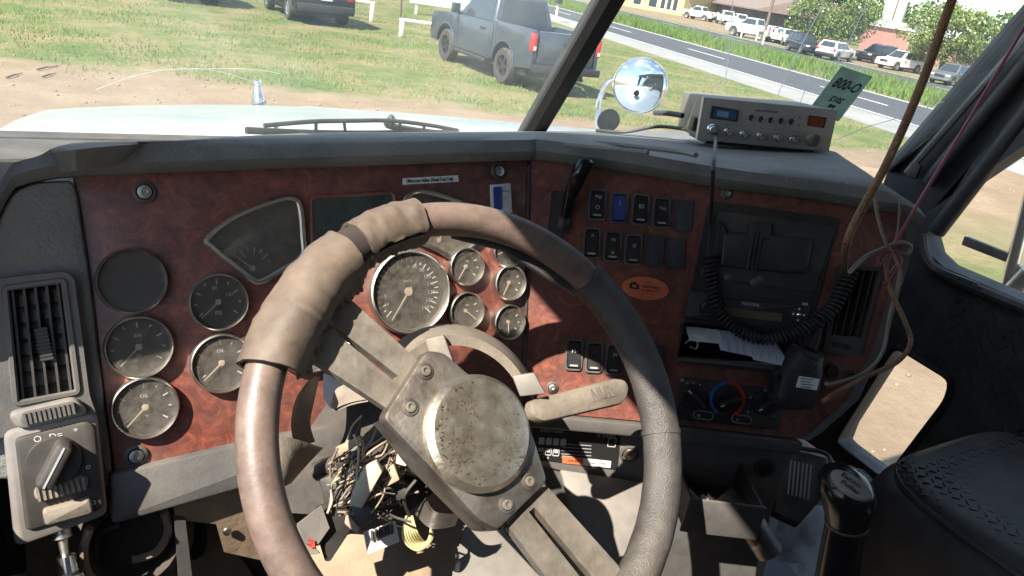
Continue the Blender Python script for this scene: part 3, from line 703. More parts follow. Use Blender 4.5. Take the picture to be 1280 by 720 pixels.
pole(1103, 63, 11, 'dark utility pole leaning in front of the white standpipe'); pole(953, 52, 11, 'brown utility pole beside the large white pickup')
for k, (px, py) in enumerate(((918, 44), (926, 47), (945, 51), (953, 56))):
    p = onz(px, py, 0); F = Fr(p, (.24, .97, 0), (0, 0, 1)); t = thing('gate_post', 'short white painted post, %s of the row by the large white pickup' % ('first', 'second', 'third', 'last')[k], 'post', p, 'white posts across the road')
    b = B(); b.lathe(Fr(p, (1, 0, 0), (0, 1, 0)), [(.07, 0), (.07, .95)], 10); b.build('shaft', M['whitepaint'], t)
    b = B(); b.lathe(Fr(p, (1, 0, 0), (0, 1, 0)), [(.08, .95), (.08, 1.0), (.01, 1.03)], 10); b.build('cap', M['whitepaint'], t)
def rail(p0, p1, h, label, posts=2):
    t = thing('pipe_rail', label, 'barrier', p0, 'low white pipe barriers on the lawn')
    for k in range(posts):
        q = lerp(p0, p1, k/(posts-1)); b = B(); b.box(Fr(q, (1, 0, 0), (0, 1, 0)), -.06, .06, -.06, .06, 0, h-.045); b.build('post', M['whitepaint'], t, bev=.01)
    b = B(); d = (V(p1)-V(p0)).normalized(); b.tube([V(p0)+V((0, 0, h))-d*.08, V(p1)+V((0, 0, h))+d*.08], .055, 8); b.build('rail', M['whitepaint'], t)
rail(onz(501, 46, 0), onz(501, 46, 0)+V((3.2, -1.0, 0)), .5, 'low white pipe barrier running behind the grey pickup nose')
rail(onz(464, 27, 0), onz(464, 27, 0)+V((-2.6, 1.4, 0)), .62, 'low white pipe barrier just right of the black car')
def sign(px, py):
    p = onz(px, py, 0); t = thing('white_signboard', 'white board on two posts on the grass behind the grey pickup', 'sign', p); F = frn(p, CAM-p); F = Fr(p, F.u, (0, 0, 1))
    b = B(); b.box(F, -1.3, 1.3, .45, 1.9, -.03, .03); b.build('board', M['whitepaint'], t, bev=.01)
    for a in (-1.0, .9):
        b = B(); b.box(F, a-.05, a+.05, 0, 1.95, -.14, -.035); b.build('post', M['whitepaint'], t)
sign(548, 22)
p = onz(500, 22, 0); t = thing('fence_post', 'thin dark post standing left of the white board', 'post', p); F = Fr(p, (1, 0, 0), (0, 1, 0))
b = B(); b.lathe(F, [(.05, 0), (.045, 1.4), (.005, 1.42)], 8); b.build('shaft', M['woodpole'], t); b = B(); b.lathe(F, [(.058, 1.3), (.058, 1.36)], 8); b.build('band', M['alloydark'], t)
p = onz(694, 27, 0); t = thing('mailbox', 'black mailbox on a white post beside the road', 'mailbox', p); F = Fr(p, (.97, -.24, 0), (0, 0, 1))
b = B(); b.box(F, -.05, .05, 0, 1.0, -.05, .05); b.build('post', M['whitepaint'], t)
b = B(); b.prism(F, [(-.15, 1.0), (.15, 1.0), (.15, 1.2)]+[(.15*cos(pi*k/8), 1.2+.12*sin(pi*k/8)) for k in range(1, 8)]+[(-.15, 1.2)], -.28, .28); b.build('box', M['black'], t)
b = B(); b.box(F, .155, .17, 1.2, 1.36, -.1, -.02); b.build('flag', M['tail'], t)

# ================================================================== CAB SHELL
WF = .58; DV = V((0, -sin(radians(33)), cos(radians(33))))      # windshield rake
WB = V((0, 1.407, 2.077))
cab = thing('truck_cab', 'dark raked pillars and roof shell of the truck cab round the windshield', 'truck cab', (0, .6, 1.15))
def q4(name, pts, mt, parent, th=.01, bev=0): b = B(); b.sheet(pts, th); return b.build(name, mt, parent, bev)
ZR = 2.86
PB = {-1: V((-1.06, 1.17, 2.055)), 1: V((1.06, 1.20, 2.055))}
def ptop(p): k = (2.80-p.z)/DV.z; return p+DV*k
PT = {s: ptop(PB[s]) for s in (-1, 1)}; WT = ptop(WB)
# roof, rear wall, floor, firewall
b = B(); b.box(WORLD, -1.1, 1.1, -.95, .83, 2.90, 2.98); b.build('roof', M['headliner'], cab)
b = B(); b.box(WORLD, -1.1, 1.1, .80, .95, 2.72, 2.897); b.build('roof_header', M['trim'], cab)
b = B(); b.box(WORLD, -1.1, 1.1, -.98, -.951, 1.15, 2.897); b.build('rear_wall', M['headliner'], cab)  # unseen wall, left without a window to hold down ambient light
b = B(); b.box(WORLD, -1.1, 1.1, -.95, 1.5, 1.10, 1.15); b.build('floor', M['floor'], cab)
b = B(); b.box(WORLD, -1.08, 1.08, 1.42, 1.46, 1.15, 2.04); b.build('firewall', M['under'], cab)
# driver door side: unseen header and front pillar shaped to place the sun patch
b = B(); b.box(WORLD, -1.1, -1.03, -.95, .78, 2.855, 2.897); b.build('door_header', M['trim'], cab, bev=.01)
b = B(); b.box(WORLD, -1.1, -1.03, -.95, .10, 1.15, 2.853); b.build('rear_light_block', M['trim'], cab)  # unseen, widened forward to narrow the opening and block fill light
b = B(); b.prism(YZ(-1.1), [(1.17, 2.0), (1.17, 2.06), (.78, 2.853), (.61, 2.853), (.66, 2.66), (.735, 2.235), (.815, 1.98), (.83, 1.6), (.83, 1.15), (1.41, 1.15), (1.41, 2.0)], 0, .05); b.build('front_pillar', M['trim'], cab, fixn=True)
b = B(); b.prism(YZ(1.05), [(1.225, 2.0), (1.225, 2.06), (.86, 2.86), (.50, 2.86), (.60, 2.70), (.72, 2.44), (.86, 2.36), (1.0, 2.12), (1.075, 1.93), (1.075, 1.2), (1.41, 1.2), (1.41, 2.0)], 0, .05); b.build('front_pillar', M['trim'], cab, fixn=True)
# pillar trim strips seen beside the windshield on the passenger side
def strip3(p0, p1, r, name, mt, n=8): B().tube([p0, lerp(p0, p1, .5), p1], r, n).build(name, mt, cab)
strip3(onx(1112, 212, 1.035), onx(1330, -40, 1.035), .016, 'windshield_seal', M['rubber'])
strip3(onx(1134, 216, 1.02), onx(1330, -8, 1.02), .010, 'pillar_grab_rail', M['ltgrey'])
strip3(onx(1160, 228, 1.02), onx(1340, 10, 1.02), .018, 'pillar_moulding', M['trim'], 12)
strip3(onx(1170, 290, 1.03), onx(1345, 60, 1.03), .022, 'pillar_moulding', M['trim'], 12)
b = B(); F = frn(onx(1143, 213, 1.0), (-1, -.4, .2)); b.box(F, -.012, .012, -.02, .018, -.02, .01); b.build('pillar_clip', M['grey'], cab, bev=.004)
# windshield panes + divider
for s in (-1, 1):
    a, c, d, e = WB+V((.02*s, 0, 0)), PB[s]-V((.03*s, 0, 0)), PT[s]-V((.03*s, 0, 0)), WT+V((.02*s, 0, 0))
    b = B(); b.sheet([a, c, d, e], .004); pane = b.build('windshield_pane', M['glass'], cab)
    if s < 0: PANE_L = pane; NL = (c-a).cross(e-a).normalized(); PLO = a
    else: PANE_R = pane; NR_ = (c-a).cross(e-a).normalized(); PRO = a
b = B(); rg = []
for k in range(9):
    p = WB+DV*(k/8*.86-.03)
    rg.append([p+V((x, y, 0)) for x, y in ((-.028, -.012), (-.016, -.026), (.016, -.026), (.028, -.012), (.022, .022), (-.022, .022))])
b.loft(rg); b.build('windshield_divider', M['rubber'], cab)
def inpaneL(px, py, o=-.003): n = NL if NL.y < 0 else -NL; return hit(px, py, PLO+n*o*-1, n)
def inpaneR(px, py, o=-.003): n = NR_ if NR_.y < 0 else -NR_; return hit(px, py, PRO+n*o*-1, n)
for pts in ([(955, 175), (972, 120), (1000, 60), (1030, 5)], [(1000, 170), (1030, 110), (1062, 50), (1085, 0)], [(1045, 175), (1080, 160), (1120, 148), (1180, 127)], [(905, 110), (912, 60), (916, 0)], [(1000, 130), (1013, 95), (1022, 88), (1030, 100)]):
    b = B(); b.tube(spl([inpaneR(*p) for p in pts], 6), .0012, 5); b.build('crack', M['crack'], PANE_R)
for pts in ([(120, 112), (180, 92), (250, 86), (310, 100), (345, 118)], [(180, 88), (300, 86), (350, 92)]):
    b = B(); b.tube(spl([inpaneL(*p) for p in pts], 8), .0005, 5); b.build('scratch', M['crack'], PANE_L)

# closed driver door out of view, added to cut ambient light
dd = thing('door_light_block', 'unseen driver door panel added to block fill light below the open window', 'door', (-1.06, .45, 1.15))
b = B(); b.box(WORLD, -1.1, -1.035, .102, .82, 1.17, 1.86); b.build('panel', M['door'], dd, bev=.008)
b = B(); b.tube([(-1.06, .12, 1.865), (-1.06, .8, 1.865)], .012, 8); b.build('window_seal', M['rubber'], dd)
# passenger door
door = thing('passenger_door', 'black trimmed passenger door with window and low lookdown window', 'door', (1.06, .3, 1.15))
DX = 1.02
dw = [onx(x, y, DX) for x, y in ((1160, 300), (1168, 322), (1185, 338), (1310, 392))]
FD = Fr((DX, 0, 0), (0, -1, 0), (0, 0, 1))     # u towards the rear, n towards the cab inside (-x)
def dp(px, py): q = onx(px, py, DX); return (-q.y, q.z)
win = [dp(1157, 296), dp(1163, 318), dp(1180, 334), dp(1283, 378), (.05, 1.86), (.3, 1.86), (.3, 2.68), (-.66, 2.68), dp(1270, 146), dp(1215, 205)]
peep = rnd([dp(1043, 552), dp(1120, 430), dp(1192, 474), dp(1186, 500), dp(1108, 602)], .03)
b = B(); b.plate(FD, [(-1.18, 1.2), (.45, 1.2), (.45, 2.70), (-.62, 2.70), (-.74, 2.42), (-1.05, 2.0), (-1.18, 1.85)], [win, peep], -.07, 0); b.build('panel', M['door'], door)
B().prism(FD, inset(ccw(win), -.01), -.05, -.045).build('window_pane', M['doorglass'], door)
B().prism(FD, inset(ccw(peep), -.01), -.05, -.045).build('lookdown_pane', M['doorglass'], door)
b = B(); P3 = [FD.p(x, y, .004) for x, y in peep]; b.tube(P3, .009, 6, closed=True); b.build('lookdown_seal', M['rubber'], door)
b = B(); b.tube(spl([FD.p(*dp(*q), .012) for q in ((1155, 292), (1160, 320), (1182, 341), (1285, 385))]+[FD.p(.1, 1.855, .012)], 6), .014, 8); b.build('window_sill', M['grey'], door)
b = B(); F = FD.atpx(1195, 345, .02); d0 = FD.px(1168, 336, .02); d1 = FD.px(1222, 357, .02); ang = atan2(d1[1]-d0[1], d1[0]-d0[0]); F = FD.at(*d0, .01, ang); b.box(F, 0, hypot(d1[0]-d0[0], d1[1]-d0[1]), -.012, .006, 0, .014); dfv = b.build('defrost_vent', M['black'], door, bev=.003)
for k in range(4): B().box(F, .012+k*.03, .035+k*.03, -.007, .002, .013, .017).build('vent_slot', M['grey'], dfv)
b = B(); g0 = spl([FD.p(-.55, 1.62, .004), FD.p(-.5, 1.63, .05), FD.p(-.2, 1.63, .055), FD.p(.1, 1.63, .05), FD.p(.15, 1.62, .0)], 6); b.tube(g0, .03, 10); b.build('armrest', M['vinyl'], door)
# tread-pattern insert on the door
b = B()
for i in range(26):
    for j in range(12):
        u, v_ = -.92+i*.03+(j % 2)*.015, 1.62+j*.02
        if (u, v_) and 1.6 < v_ < 1.84: b.box(FD.at(u, v_, 0, .7 if (i+j) % 2 else -.7), -.011, .011, -.0025, .0025, 0, .003)
tag(b.build('tread_pattern', M['vinyl'], door), kind='stuff')

# ================================================================== DASHBOARD
t20 = radians(20)
FL = Fr((0, .87, 1.98), (1, 0, 0), (0, sin(t20), cos(t20)))
S0 = (hit(662, 206, FL.o, FL.n)+hit(656, 470, FL.o, FL.n))/2
ar = radians(28)
nR = V((-sin(ar)*cos(t20), -cos(ar)*cos(t20), sin(t20))); uR = V((cos(ar), -sin(ar), 0))
FR = Fr(S0, uR, nR.cross(uR))
dash = thing('dashboard', 'dusty burl wood and grey dashboard with gauges, switches and vents', 'dashboard', (-.4, .95, 1.7))
def Lp(*pts, off=0): return [FL.px(x, y, off) for x, y in pts]
def Rp(*pts, off=0): return [FR.px(x, y, off) for x, y in pts]
# wood panels
b = B(); b.prism(FL, Lp((91, 219), (661, 197), (655, 535), (143, 590)), -.015, 0, .003); LPANEL = b.build('instrument_panel', M['wood'], dash)
rout = Lp(); RO = Rp((664, 197), (760, 208), (900, 230), (1010, 246), (1085, 258), (1124, 268), (1132, 283), (1131, 295), (1092, 432), (1080, 455), (1060, 497), (1014, 538), (998, 548), (845, 530), (640, 512))
slot = Rp((851, 402), (1004, 420), (994, 458), (846, 447))
ventR = Rp((1052, 336), (1096, 339), (1075, 421), (1037, 418))
b = B(); b.plate(FR, RO, [rnd(slot, .004), ventR], -.015, 0); RPANEL = b.build('switch_panel', M['wood'], dash)
# thin moulding along the panel tops and the seam

B().tube([FL.p(*FL.px(661, 206), .001), FL.p(*FL.px(656, 480), .001)], .0022, 5).build('panel_seam', M['black'], dash)
# dash pad
TP = V((0, .935, 2.16)); TN = V((0, .176, 1)).normalized()
A_L = [(-8, 285), (16, 240), (30, 232), (52, 226), (92, 221), (200, 217), (330, 212), (450, 208), (560, 204), (650, 201)]
A_R = [(672, 201), (760, 213), (900, 236), (1010, 250), (1085, 262), (1120, 268), (1141, 282)]
C_ = [(-12, 262), (12, 219), (26, 207), (50, 196), (94, 187), (200, 178), (303, 170), (400, 166), (530, 165), (650, 164), (672, 164), (760, 164), (850, 165), (955, 180), (1045, 190), (1100, 212), (1147, 242)]
sec = []
for i, (A, Fx) in enumerate([(a, FL) for a in A_L]+[(a, FR) for a in A_R]):
    a = Fx.p(*Fx.px(*A)); c = hit(*C_[i], TP, TN)
    up = .028 if 3 < i < len(C_)-2 else .018
    lipb = a+Fx.n*.020; lipm = a+Fx.n*.026+V((0, 0, .012)); lipt = a+Fx.n*.014+V((0, 0, up+.002))
    if i < 4: c = hit(*C_[i], lipt+V((0, (.012, .03, .05, .08)[i], 0)), V((0, 1, 0)))
    if i >= len(C_)-2: c = lipt+V((.05, .1, -.02))
    crest = lerp(lipt, c, .10)+V((0, 0, .006)); mid = lerp(lipt, c, .5)+V((0, 0, .004))
    cc = c+V((0, .03, -.03))
    sec.append([a-Fx.n*.014, a+Fx.n*.012, lipb, lipm, lipt, crest, mid, c, cc])
b = B()
fine = []
cols = [spl([s_[k] for s_ in sec], 4) for k in range(len(sec[0]))]
rings = [[cols[k][i] for k in range(len(cols))] for i in range(len(cols[0]))]
b.loft(rings, cap=False, closed=False); b.build('dash_pad', M['pad'], dash, sharp=55)
# hidden sheet added so light does not leak behind the panels
b = B(); b.sheet([(-1.04, .97, 2.1), (-1.04, 1.41, 2.04), (1.0, 1.41, 2.04), (.5, 1.15, 2.06), (.2, .8, 2.1), (-.3, .96, 2.1)], .01); b.build('dash_light_block', M['under'], dash)
# defroster outlines on the pad top
def topd(px, py, dz=.004): q = hit(px, py, TP+TN*dz, TN); return q
for pts in ([(690, 168), (740, 174), (800, 180), (850, 186), (870, 190)], [(705, 177), (750, 181), (810, 187)]):
    b = B(); b.tube(spl([topd(x, y+4, .012) for x, y in pts], 4), .004, 6); b.build('defroster_edge', M['pad'], dash)
# left side cover + outboard pod
b = B(); b.prism(FL, rnd(Lp((-80, 345), (-8, 320), (2, 262), (18, 238), (45, 228), (90, 226), (96, 240), (112, 345), (140, 590), (125, 592), (-80, 600), off=0), .01), -.05, .012, .006); b.build('side_cover', M['pad'], dash)
PO = .030
pod_out = rnd(Lp((-60, 362), (0, 348), (82, 339), (93, 348), (112, 495), (122, 522), (-60, 560), off=PO), .008)
vent_hole = rnd(Lp((6, 360), (80, 350), (98, 490), (20, 505), off=PO), .004)
b = B(); b.plate(FL, pod_out, [vent_hole], .0, PO); POD = b.build('vent_pod', M['grey'], dash)
B().prism(FL, inset(ccw(vent_hole), -.002), .001, .004).build('vent_back', M['black'], POD)
b = B(); b.tube([FL.p(x, y, PO) for x, y in vent_hole], .0035, 6, closed=True); b.build('vent_frame', M['grey'], POD)
for k in range(5):
    t0 = .12+.19*k
    p0 = lerp(V((*FL.px(6, 360, PO-.006), 0)), V((*FL.px(80, 350, PO-.006), 0)), t0); p1 = lerp(V((*FL.px(20, 505, PO-.006), 0)), V((*FL.px(98, 490, PO-.006), 0)), t0)
    b = B(); b.sheet([FL.p(p0.x-.0012, p0.y, PO-.004), FL.p(p0.x+.0012, p0.y, PO-.004), FL.p(p1.x+.0012, p1.y, PO-.004), FL.p(p1.x-.0012, p1.y, PO-.004)], .018); b.build('vent_slat', M['blackdust'], POD)
for k in range(7):
    t0 = .07+.143*k
    a0 = lerp(FL.p(*FL.px(8, 360, PO), PO), FL.p(*FL.px(22, 505, PO), PO), t0); a1 = lerp(FL.p(*FL.px(80, 350, PO), PO), FL.p(*FL.px(98, 490, PO), PO), t0)
    b = B(); b.sheet([a0-FL.n*.012, a1-FL.n*.012, a1-FL.n*.026+FL.v*.008, a0-FL.n*.026+FL.v*.008], .0015); b.build('vent_fin', M['blackdust'], POD)
b = B(); F = FL.atpx(55, 430, PO-.004, .1)
for k in range(9): b.box(F, -.006, .006, -.017+k*.004, -.0145+k*.004, -.004, .004)
b.box(F, -.005, .005, -.018, .018, -.008, .003); b.build('vent_tab', M['black'], POD)
# thumbwheel bar
b = B(); b.prism(FL, rnd(Lp((8, 517), (95, 496), (112, 518), (22, 538), off=.04), .009, 5), PO, .042, .004); tb = b.build('thumbwheel_bar', M['ltgrey'], POD)
def thumb(par, F, w, h, n, mt):
    b = B(); b.prism(F, rrect(w, h*.7, h*.3, 4), 0, h*.22, h*.1); o = b.build('thumbwheel', mt, par)
    for k in range(n):
        a = -w*.42+w*.84*k/(n-1); B().box(F, a-w*.025, a+w*.025, -h*.3, h*.3, h*.2, h*.33).build('rib', mt, o)
rotp = lambda F, p, q: atan2(F.px(*q)[1]-F.px(*p)[1], F.px(*q)[0]-F.px(*p)[0])
thumb(tb, FL.atpx(62, 516, .042, rotp(FL, (10, 527), (100, 507))), .052, .02, 11, M['grey'])
# light switch block
b = B(); b.prism(FL, rnd(Lp((3, 540), (112, 516), (122, 522), (135, 645), (18, 687), off=.036), .01), .0, .036, .006); SW = b.build('switch_block', M['ltgrey'], dash)
b = B(); b.prism(FL, rnd(Lp((18, 548), (108, 526), (118, 532), (129, 637), (32, 665), off=.04), .006), .036, .041, .003); sp_ = b.build('switch_plate', M['blackdust'], SW)
F = FL.atpx(68, 575, .041, rotp(FL, (18, 560), (118, 535))); b = B(); b.lathe(F, [(.026, 0), (.025, .008), (.001, .009)], 28)
b.prism(F.at(0, 0, 0, .95), rrect(.05, .017, .006), .006, .032, .005); b.build('light_switch_knob', M['blackdust'], sp_)
b = B(); b.box(F.at(0, 0, 0, .95), -.022, .022, -.001, .001, .032, .0328); b.build('knob_line', M['greyprint'], sp_)
for (x, y, st) in ((47, 549, 'O'), (70, 545, 'D='), (95, 539, '*'), (110, 583, 'o')): text(st, FL.atpx(x, y, .041, .1), .0095, M['white'], sp_)
thumb(sp_, FL.atpx(77, 609, .041, rotp(FL, (50, 617), (105, 603))), .05, .024, 9, M['tanshroud'])
F = FL.atpx(85, 637, .041, rotp(FL, (60, 642), (112, 628))); b = B(); b.prism(F, rrect(.045, .018, .004), 0, .01, .004); b.build('rocker', M['tanshroud'], sp_)
text('o', FL.atpx(116, 627, .041, .1), .012, M['white'], sp_)
# lower trim lip under the instrument panel
b = B(); b.prism(FL, rnd(Lp((136, 594), (330, 548), (500, 515), (500, 570), (330, 603), (140, 657), off=.012), .006), -.03, .012, .005); b.build('lower_trim', M['grey'], dash)
# screws
def screw(px, py, F, r=.011, par=None):
    f = F.atpx(px, py, 0); b = B(); b.lathe(f, [(r*1.15, .0005), (r*1.15, .003), (r*.85, .005), (r*.8, .002)], 18); s_ = b.build('screw', M['grey'], par or dash)
    b = B(); b.lathe(f, [(r*.78, .001), (r*.7, .006), (r*.35, .0065), (r*.3, .004), (.0003, .004)], 14); b.build('screw_head', M['chromedull'], s_)
for p in ((180, 240), (622, 214), (170, 569)): screw(*p, FL)
for p in ((908, 242), (1080, 259), (690, 484)): screw(*p, FR, .008)

# gauges
M['bezel'] = M['chromedull']
def ticks(F, r, a0, a1, n, ln, par, mt=None, wd=.0007, z=.003):
    b = B()
    for k in range(n):
        a = radians(a0+(a1-a0)*k/(n-1)); L_ = ln if k % 2 == 0 else ln*.55
        f = Fr(F.p(r*cos(a), r*sin(a), z), F.u*cos(a)+F.v*sin(a), F.v*cos(a)-F.u*sin(a)); b.box(f, -L_, 0, -wd, wd, 0, .0006)
    return tag(b.build('tick_marks', mt or M['white'], par), kind='stuff')
def needle(F, r, ang, par, mt=None, wd=.0009, z=.005):
    a = radians(ang); f = Fr(F.p(0, 0, z), F.u*cos(a)+F.v*sin(a), F.v*cos(a)-F.u*sin(a)); b = B()
    b.prism(f, [(-.12*r, -wd), (-.12*r, wd), (r*.78, wd*.6), (r*.78, -wd*.6)], 0, .0012); b.lathe(Fr(F.p(0, 0, z-.001), F.u, F.v), [(r*.1, 0), (r*.1, .002), (.0003, .0024)], 12); return b.build('needle', mt or M['cream'], par)
def gauge(px, py, r, label=None, blank=False, face=None, nd=215, tk=(215, -35, 9), txt=(), deep=.012):
    F = FL.atpx(px, py, 0); b = B()
    b.lathe(F, [(r, .0002), (r, deep*.75), (r*.985, deep), (r*.95, deep*1.1), (r*.915, deep*.95), (r*.90, .002)], 44)
    g = b.build('gauge', M['bezel'], dash)
    if label: g['label'] = label
    B().lathe(F, [(r*.93, .0018), (.0003, .0018)], 36).build('dial', M['dialblank'] if blank else M['dial'], g)
    if not blank:
        ticks(F, r*.78, *tk, r*.17, g, z=.0022); needle(F, r, nd, g)
        for (s_, a, rr, sz) in txt:
            an = radians(a); text(s_, F.at(rr*r*cos(an), rr*r*sin(an), .0022), sz*r, M['white'] if sz > .14 else M['greyprint'], g)
    B().lathe(F, [(r*.905, deep*.7), (.0003, deep*.72)], 36).build('lens', M['gaugeglass'], g)
    return g
gauge(164, 351, .0375, 'blank round gauge plug with no markings', blank=True)
gauge(173, 433, .0365, nd=225, txt=(('AIR', 90, .35, .16), ('PSI', 270, .3, .14)))
gauge(181, 508, .0365, nd=225, txt=(('OIL', 90, .35, .16), ('PSI', 270, .3, .14)))
gauge(272, 377, .0345, nd=222, txt=(('60', 100, .5, .17), ('120', 30, .45, .17), ('PSI', 270, .4, .2)))
gauge(276, 453, .0365, nd=222, txt=(('OIL', 90, .4, .16),))
gauge(385, 410, .058, 'large tachometer dial mostly hidden behind the worn rim wrap', nd=225, tk=(225, -45, 25), txt=(('RPM', 270, .3, .12),))
sp = gauge(509, 364, .0585, 'large round speedometer with numbers to 140', nd=235, tk=(225, -45, 29), deep=.016, txt=tuple((str(v_), 225-270*(v_/140), .60, .135) for v_ in range(70, 150, 10))+tuple((str(v_), 225-270*(v_/140), .60, .12) for v_ in range(10, 70, 10))+(('km/h', 90, .25, .1),))
for (x, y, r, nd) in ((580, 333, .0275, 235), (580, 388, .0275, 320), (634, 353, .0265, 240), (633, 402, .0265, 270), (632, 312, .0265, 200)):
    gauge(x, y, r, nd=nd, tk=(220, -40, 9), txt=(('F', 180, .45, .2), ('PSI', 60, .3, .16)) if x == 580 else ())
def fan(pts, par, name, label, sub=True):
    P = [V((*p, 0)) for p in pts]; P = [(q.x, q.y) for q in spl(P, 4, True)]
    b = B(); b.tube([FL.p(x, y, .006) for x, y in P], .0036, 8, closed=True); g = b.build(name, M['bezel'], par); g['label'] = label
    B().prism(FL, P, .0005, .0016).build('dial', M['dial'], g); B().prism(FL, P, .006, .0064).build('lens', M['gaugeglass'], g)
    return g
fg = fan(Lp((259, 297), (297, 269), (345, 251), (363, 248), (373, 257), (377, 295), (376, 320), (350, 338), (326, 351), (314, 349), (300, 338), (265, 309)), dash, 'gauge', 'fan shaped fuel gauge with chrome outline')
F = FL.atpx(315, 335, .002); ticks(F, .026, 120, 40, 5, .010, fg, M['white'], .0006, .001); needle(F, .036, 140, fg, z=.002); text('F', F.at(.021, .006, .001), .007, M['white'], fg); text('E', F.at(-.016, .004, .001), .007, M['greyprint'], fg)
F = FL.at(0, 0, .0017); B().sheet([FL.p(*FL.px(*q), .002) for q in ((272, 298), (350, 260), (364, 262), (366, 305), (330, 320))], .0004).build('dial_window', M['lcd'], fg)
fg2 = fan(Lp((503, 258), (508, 245), (525, 239), (568, 251), (606, 272), (610, 288), (576, 316), (563, 322), (545, 312), (512, 297), (503, 285)), dash, 'gauge', 'second fan shaped gauge partly behind the wheel rim')
F = FL.atpx(548, 300, .002); ticks(F, .022, 140, 60, 5, .009, fg2, M['white'], .0006, .001); needle(F, .03, 60, fg2, z=.002)
# dead display
b = B(); dpz = rnd(Lp((388, 247), (492, 240), (498, 308), (390, 310)), .006); b.tube([FL.p(x, y, .001) for x, y in dpz], .0028, 6, closed=True); ds = b.build('display', M['wood'], dash); B().prism(FL, dpz, .0005, .0015).build('screen', M['lcd'], ds)
b = B(); oz = rnd(Lp((444, 296), (492, 288), (496, 304), (446, 314)), .008); b.tube([FL.p(x, y, .003) for x, y in oz], .0015, 5, closed=True); b.build('display_button', M['grey'], ds)
# stickers
b = B(); ps = Lp((503, 223), (572, 219), (573, 227), (503, 231)); b.prism(FL, ps, .0005, .0012); sk = b.build('sticker', M['sticker'], dash); sk['label'] = 'white strip sticker about diesel fuel'
rt = rotp(FL, (503, 227), (572, 223)); text('Ultra Low Sulfur Diesel Fuel Only', FL.atpx(537.5, 225, .0014, rt), .0075, M['ink'], sk, width=.071, thick=.0002)
b = B(); b.prism(FL, Lp((612, 231), (637, 229), (639, 266), (613, 268)), .0005, .004, .001); sk = b.build('sticker', M['sticker'], dash); sk['label'] = 'white sticker with tall blue lamp symbol'
b = B(); b.prism(FL, rnd(Lp((614.5, 234), (625, 233), (626, 262), (616, 263)), .003), .004, .006, .001); b.build('lamp', M['bluelabel'], sk)
text('BRAKE', FL.atpx(632, 239, .0045), .004, M['ink'], sk); text('ON', FL.atpx(631, 248, .0045), .004, M['ink'], sk)

# ---- switch panel (right)
def rocker(px, py, kind='black', icon='', w=.021, h=.042):
    rot = rotp(FR, (px, py-20), (px-3, py+20))+pi/2
    F = FR.atpx(px, py, 0, rot)
    b = B(); b.plate(F, rrect(w+.006, h+.006, .006), [rrect(w, h, .005)], .0, .0045); s_ = b.build('rocker_switch', M['grey'] if kind != 'blank' else M['blank'], dash)
    if kind == 'blank':
        B().prism(F, rrect(w+.002, h+.002, .002), .0005, .0035, .001).build('blank_cover', M['blank'], s_); return
    mt = M['switchblue'] if kind == 'blue' else M['switch']
    if kind == 'blue': s_['label'] = 'rocker switch with blue face'
    rg = []
    for k, (yy, zz) in enumerate(((-.5, .003), (-.46, .009), (-.2, .0075), (0, .006), (.2, .005), (.46, .0045), (.5, .002))):
        rg.append([F.p(-w*.46, h*yy*.94, .0005), F.p(-w*.46, h*yy*.94, zz), F.p(w*.46, h*yy*.94, zz), F.p(w*.46, h*yy*.94, .0005)])
    B().loft(rg).build('rocker', mt, s_, fixn=True)
    if icon:
        for st, yy in icon: text(st, F.at(0, h*yy, .0078), .009, M['white'] if kind != 'red' else M['red'], s_, name='icon')
    if kind != 'blue':
        B().box(F, -w*.28, w*.28, -h*.40, -h*.34, .0085, .0100).build('indicator', M['greyprint'], s_)
r1 = ((746, 256, 'black', (('=o', .28), ('O', -.1))), (773, 260, 'blue', (('|', .2),)), (800, 262, 'black', (('8S', .1),)), (826, 266, 'black', (('<o', .15),)), (853, 270, 'blank', ''))
r2 = ((739, 304, 'black', (('n', .28),)), (765, 308, 'black', (('m', .25), ('x', -.2))), (791, 312, 'black', (('#', .15),)), (818, 314, 'blank', ''), (844, 317, 'blank', ''))
r3 = ((717, 443, 'black', (('H-', .15),)), (742, 446, 'red', (('+', .2),)), (767, 449, 'black', (('m', .2),)), (820, 450, 'blank', ''))
for q in r1+r2+r3: rocker(*q)
# trailer brake hand lever in its recess
b = B(); hr = rnd(Rp((690, 238), (716, 240), (705, 300), (684, 302)), .004); b.plate(FR, inset(ccw(hr), -.003), [hr], 0, .003); lv = b.build('hand_lever', M['wood'], dash); lv['label'] = 'black hand lever standing up from its slot'
B().prism(FR, hr, .0004, .001).build('lever_slot', M['black'], lv)
p0 = FR.p(*FR.px(704, 278, .01), .01); p1 = FR.p(*FR.px(712, 248, .03), .03); p2 = FR.p(*FR.px(722, 222, .05), .05); p3 = FR.p(*FR.px(731, 203, .055), .055)
b = B(); rg = []
for p, w_, d_ in ((p0, .006, .006), (lerp(p0, p1, .5), .007, .007), (p1, .009, .009), (lerp(p1, p2, .5), .011, .010), (p2, .0125, .012), (p3, .013, .012), (p3+FR.v*.004, .010, .009)):
    rg.append([p+FR.u*w_*cos(2*pi*k/10)+FR.n*d_*sin(2*pi*k/10) for k in range(10)])
b.loft(rg); b.build('lever_handle', M['gloss'], lv)
B().ell(Fr(p0, FR.u, FR.v), .012, .014, .010).build('lever_pivot', M['black'], lv)
